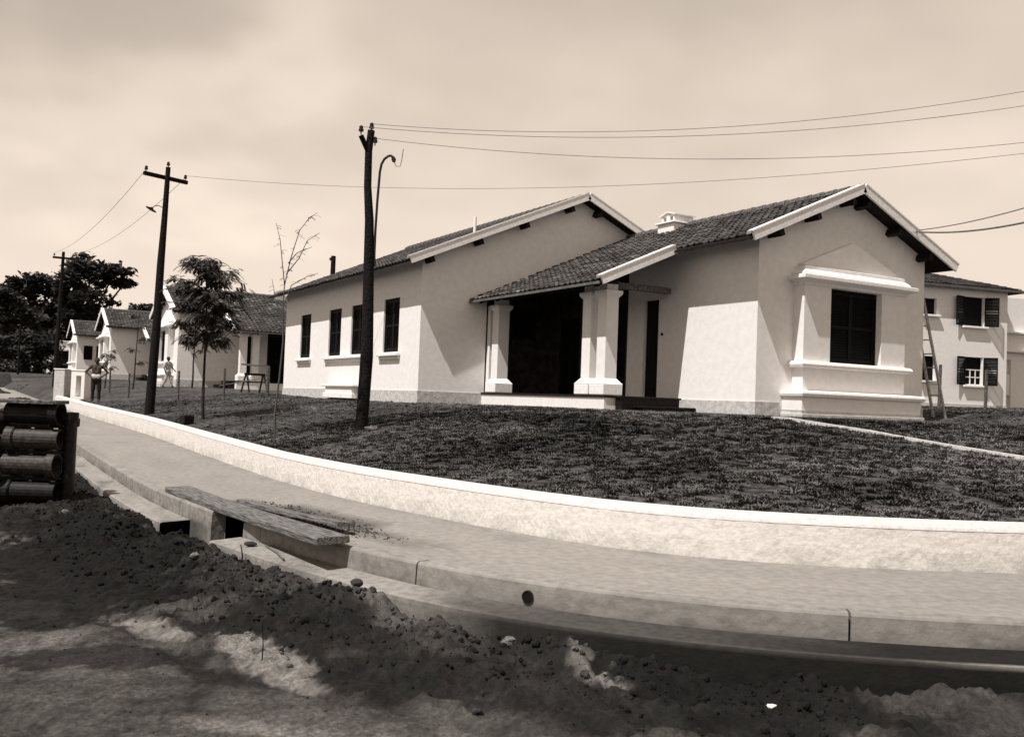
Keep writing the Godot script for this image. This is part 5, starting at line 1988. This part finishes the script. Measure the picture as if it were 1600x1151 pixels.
	# earth heaps along the far street
	for q in [[Vector3(-8.95, 0, -12.5), 0.8, 0.55, "nearest dark earth heap behind the clay pipes"], [Vector3(-8.5, 0, -22.0), 1.0, 0.8, "dark earth heap left of the end of the white wall"], [Vector3(-7.9, 0, -31), 1.1, 0.95, "earth heap at the foot of the distant crossarm pole"], [Vector3(-8.6, 0, -42), 1.6, 1.2, "far earth heap at the left edge down the street"]]:
		var p: Vector3 = q[0]
		p.y = street(p.z) - 0.45
		var o := mesh_obj("earth_heap", rock_mesh(int(-p.z * 13), 6, 0.2), M["earth"])
		o.position = p
		o.scale = Vector3(q[1], q[2], q[1] * 1.2)
		tag(o, q[3], "earth heap", "earth heaps down the street")

# ---------------------------------------------------------------- people
func capsules_mesh(st: SurfaceTool, caps: Array, cell: float, k: float) -> void:
	var lo := Vector3.ONE * 1e9
	var hi := -lo
	for c in caps:
		var r := Vector3.ONE * (maxf(c[2], c[3]) + cell * 2)
		lo = lo.min(c[0] - r).min(c[1] - r)
		hi = hi.max(c[0] + r).max(c[1] + r)
	var nx := int((hi.x - lo.x) / cell) + 2
	var ny := int((hi.y - lo.y) / cell) + 2
	var nn := int((hi.z - lo.z) / cell) + 2
	var f := PackedFloat32Array()
	f.resize(nx * ny * nn)
	f.fill(1.0)
	for c in caps:
		var r: float = maxf(c[2], c[3]) + cell * 2.5 + k
		var a0: Vector3 = (c[0].min(c[1]) - Vector3.ONE * r - lo) / cell
		var a1: Vector3 = (c[0].max(c[1]) + Vector3.ONE * r - lo) / cell
		var ab: Vector3 = c[1] - c[0]
		var l2 := maxf(ab.length_squared(), 1e-9)
		for z in range(maxi(int(a0.z), 0), mini(int(a1.z) + 1, nn)):
			for y in range(maxi(int(a0.y), 0), mini(int(a1.y) + 1, ny)):
				for x in range(maxi(int(a0.x), 0), mini(int(a1.x) + 1, nx)):
					var p := lo + Vector3(x, y, z) * cell
					var t := clampf((p - c[0]).dot(ab) / l2, 0, 1)
					var d: float = (p - c[0] - ab * t).length() - lerpf(c[2], c[3], t)
					var i := (z * ny + y) * nx + x
					var e: float = f[i]
					var h := maxf(k - absf(d - e), 0.0) / k
					f[i] = minf(d, e) - h * h * k * 0.25
	var vid := PackedInt32Array()
	vid.resize(nx * ny * nn)
	vid.fill(-1)
	var vs: Array[Vector3] = []
	var ns: Array[Vector3] = []
	var offs := [0, 1, nx, nx + 1, nx * ny, nx * ny + 1, nx * ny + nx, nx * ny + nx + 1]
	for z in nn - 1:
		for y in ny - 1:
			for x in nx - 1:
				var i := (z * ny + y) * nx + x
				var m := 0
				for b in 8:
					if f[i + offs[b]] < 0:
						m |= 1 << b
				if m == 0 or m == 255:
					continue
				var sum := Vector3.ZERO
				var cnt := 0
				for e in [[0, 1], [2, 3], [4, 5], [6, 7], [0, 2], [1, 3], [4, 6], [5, 7], [0, 4], [1, 5], [2, 6], [3, 7]]:
					var p := f[i + offs[e[0]]]
					var q := f[i + offs[e[1]]]
					if (p < 0) != (q < 0):
						var t := p / (p - q)
						var A := Vector3(e[0] & 1, (e[0] >> 1) & 1, e[0] >> 2)
						var B := Vector3(e[1] & 1, (e[1] >> 1) & 1, e[1] >> 2)
						sum += A.lerp(B, t)
						cnt += 1
				vid[i] = vs.size()
				vs.append(lo + (Vector3(x, y, z) + sum / cnt) * cell)
				ns.append(Vector3(f[i + 1] - f[i], f[i + nx] - f[i], f[i + nx * ny] - f[i]).normalized())
	for z in range(1, nn - 1):
		for y in range(1, ny - 1):
			for x in range(1, nx - 1):
				var i := (z * ny + y) * nx + x
				for ax in 3:
					var j: int = i + [1, nx, nx * ny][ax]
					if (f[i] < 0) == (f[j] < 0):
						continue
					var u: int = [nx, nx * ny, 1][ax]
					var v: int = [nx * ny, 1, nx][ax]
					var q := [vid[i - u - v], vid[i - v], vid[i], vid[i - u]]
					if q.min() < 0:
						continue
					for t in [[0, 1, 2], [0, 2, 3]]:
						var a: int = q[t[0]]
						var b: int = q[t[1]]
						var c: int = q[t[2]]
						if (vs[b] - vs[a]).cross(vs[c] - vs[a]).dot(ns[a]) > 0:
							var w := b
							b = c
							c = w
						for e in [a, b, c]:
							st.set_color(Color(1, 1, 1))
							st.set_normal(ns[e])
							st.add_vertex(vs[e])

func person(label: String, at: Vector3, turn: float, hands_on_hips: bool, shirt: String, trousers: String, scale_: float) -> void:
	var t := thing("person", label, "person", at, turn)
	t.scale = Vector3.ONE * scale_
	# joints; the figure faces +z
	var stride := 0.0 if hands_on_hips else 0.20
	var hipl := Vector3(0.09, 0.88, 0)
	var hipr := Vector3(-0.09, 0.88, 0)
	var knl := Vector3(0.11, 0.48, stride * 0.7)
	var knr := Vector3(-0.11, 0.48, -stride * 0.1)
	var anl := Vector3(0.12, 0.08, stride)
	var anr := Vector3(-0.12, 0.08, -stride * 1.3)
	var shl := Vector3(0.18, 1.38, 0)
	var shr := Vector3(-0.18, 1.38, 0)
	var ell := Vector3(0.40, 1.15, -0.08) if hands_on_hips else Vector3(0.27, 1.12, 0.05)
	var elr := Vector3(-0.40, 1.15, -0.08) if hands_on_hips else Vector3(-0.26, 1.12, -0.08)
	var wrl := Vector3(0.20, 0.98, 0.05) if hands_on_hips else Vector3(0.24, 0.98, 0.24)
	var wrr := Vector3(-0.20, 0.98, 0.05) if hands_on_hips else Vector3(-0.30, 0.90, 0.06)
	var arms := [[shl, ell, 0.05, 0.038], [ell, wrl, 0.038, 0.026], [shr, elr, 0.05, 0.038], [elr, wrr, 0.038, 0.026]]
	var legs := [[hipl, knl, 0.085, 0.058], [knl, anl, 0.055, 0.036], [hipr, knr, 0.085, 0.058], [knr, anr, 0.055, 0.036]]
	var trunk := [[Vector3(0, 0.92, 0), Vector3(0, 1.12, 0), 0.125, 0.115], [Vector3(0.06, 1.14, 0), Vector3(0.08, 1.30, 0), 0.105, 0.10], [Vector3(-0.06, 1.14, 0), Vector3(-0.08, 1.30, 0), 0.105, 0.10], [shl, shr, 0.06, 0.06]]
	var body := trunk + arms + legs + [
		[Vector3(0, 1.38, -0.01), Vector3(0, 1.52, 0.01), 0.058, 0.052],
		[Vector3(0, 1.60, 0.0), Vector3(0, 1.62, 0.01), 0.088, 0.09], [Vector3(0, 1.54, 0.035), Vector3(0, 1.56, 0.03), 0.05, 0.06],
		[Vector3(0, 1.575, 0.095), Vector3(0, 1.60, 0.09), 0.016, 0.010],
		[Vector3(0.088, 1.59, 0), Vector3(0.09, 1.61, 0), 0.02, 0.02], [Vector3(-0.088, 1.59, 0), Vector3(-0.09, 1.61, 0), 0.02, 0.02],
		[anl, anl + Vector3(0.01, -0.045, 0.15), 0.042, 0.032], [anr, anr + Vector3(-0.01, -0.045, 0.15), 0.042, 0.032]]
	for e in [[wrl, ell, 1.0], [wrr, elr, -1.0]]:
		var d: Vector3 = (e[0] - e[1]).normalized()
		if hands_on_hips:
			d = (d + Vector3(-e[2] * 0.2, -0.2, 0.6)).normalized()
		body.append([e[0], e[0] + d * 0.08, 0.028, 0.036])
	var st := begin()
	capsules_mesh(st, body, 0.018, 0.03)
	for e in [[wrl, ell, 1.0], [wrr, elr, -1.0]]:
		var d: Vector3 = (e[0] - e[1]).normalized()
		if hands_on_hips:
			d = (d + Vector3(-e[2] * 0.2, -0.2, 0.6)).normalized()
		var side := d.cross(Vector3.UP).normalized()
		for i in 4:
			var a: Vector3 = e[0] + d * 0.085 + side * (i - 1.5) * 0.018
			tube(st, [a, a + d * 0.04, a + d * 0.07 + Vector3(0, -0.012, 0)], [0.009, 0.0085, 0.006], 6)
		tube(st, [e[0] + d * 0.03 + side * 0.03, e[0] + d * 0.06 + side * 0.055, e[0] + d * 0.085 + side * 0.06], [0.011, 0.0095, 0.007], 6)
	obj("body", st, M["skin"], t)
	st = begin()
	var tl := []
	for c in legs:
		tl.append([c[0], c[1], c[2] + 0.014, c[3] + 0.022])
	tl.append([Vector3(0, 0.90, 0), Vector3(0, 0.99, 0), 0.138, 0.134])
	capsules_mesh(st, tl, 0.02, 0.03)
	obj("trousers", st, M[trousers], t)
	if shirt != "":
		st = begin()
		var sl := []
		for c in trunk:
			sl.append([c[0], c[1], c[2] + 0.016, c[3] + 0.016])
		for c in [arms[0], arms[2]]:
			sl.append([c[0], c[1], c[2] + 0.014, c[3] + 0.016])
		capsules_mesh(st, sl, 0.02, 0.03)
		obj("shirt", st, M[shirt], t)
	else:
		st = begin()
		capsules_mesh(st, [[Vector3(0.05, 0.97, 0), Vector3(-0.05, 0.97, 0), 0.145, 0.145]], 0.02, 0.03)
		obj("waist_cloth", st, M["cloth_light"], t)
	st = begin()
	capsules_mesh(st, [[Vector3(0, 1.635, -0.012), Vector3(0, 1.64, 0.0), 0.091, 0.088], [Vector3(0, 1.59, -0.035), Vector3(0, 1.62, -0.03), 0.068, 0.08]], 0.015, 0.02)
	obj("hair", st, M["hair"], t)

func build_people() -> void:
	var p := Vector3(-6.1, 0, -15.7)
	p.y = yard(p.x, p.z)
	person("man standing bare-chested with hands on hips beside the white pier", p, -0.25, true, "", "cloth_dark", 0.97)
	p = Vector3(-1.85, 0, -25.0)
	p.y = yard(p.x, p.z) + 0.02
	person("person in light clothes walking before the second bungalow", p, 0.7, false, "cloth_light", "cloth_light", 0.86)
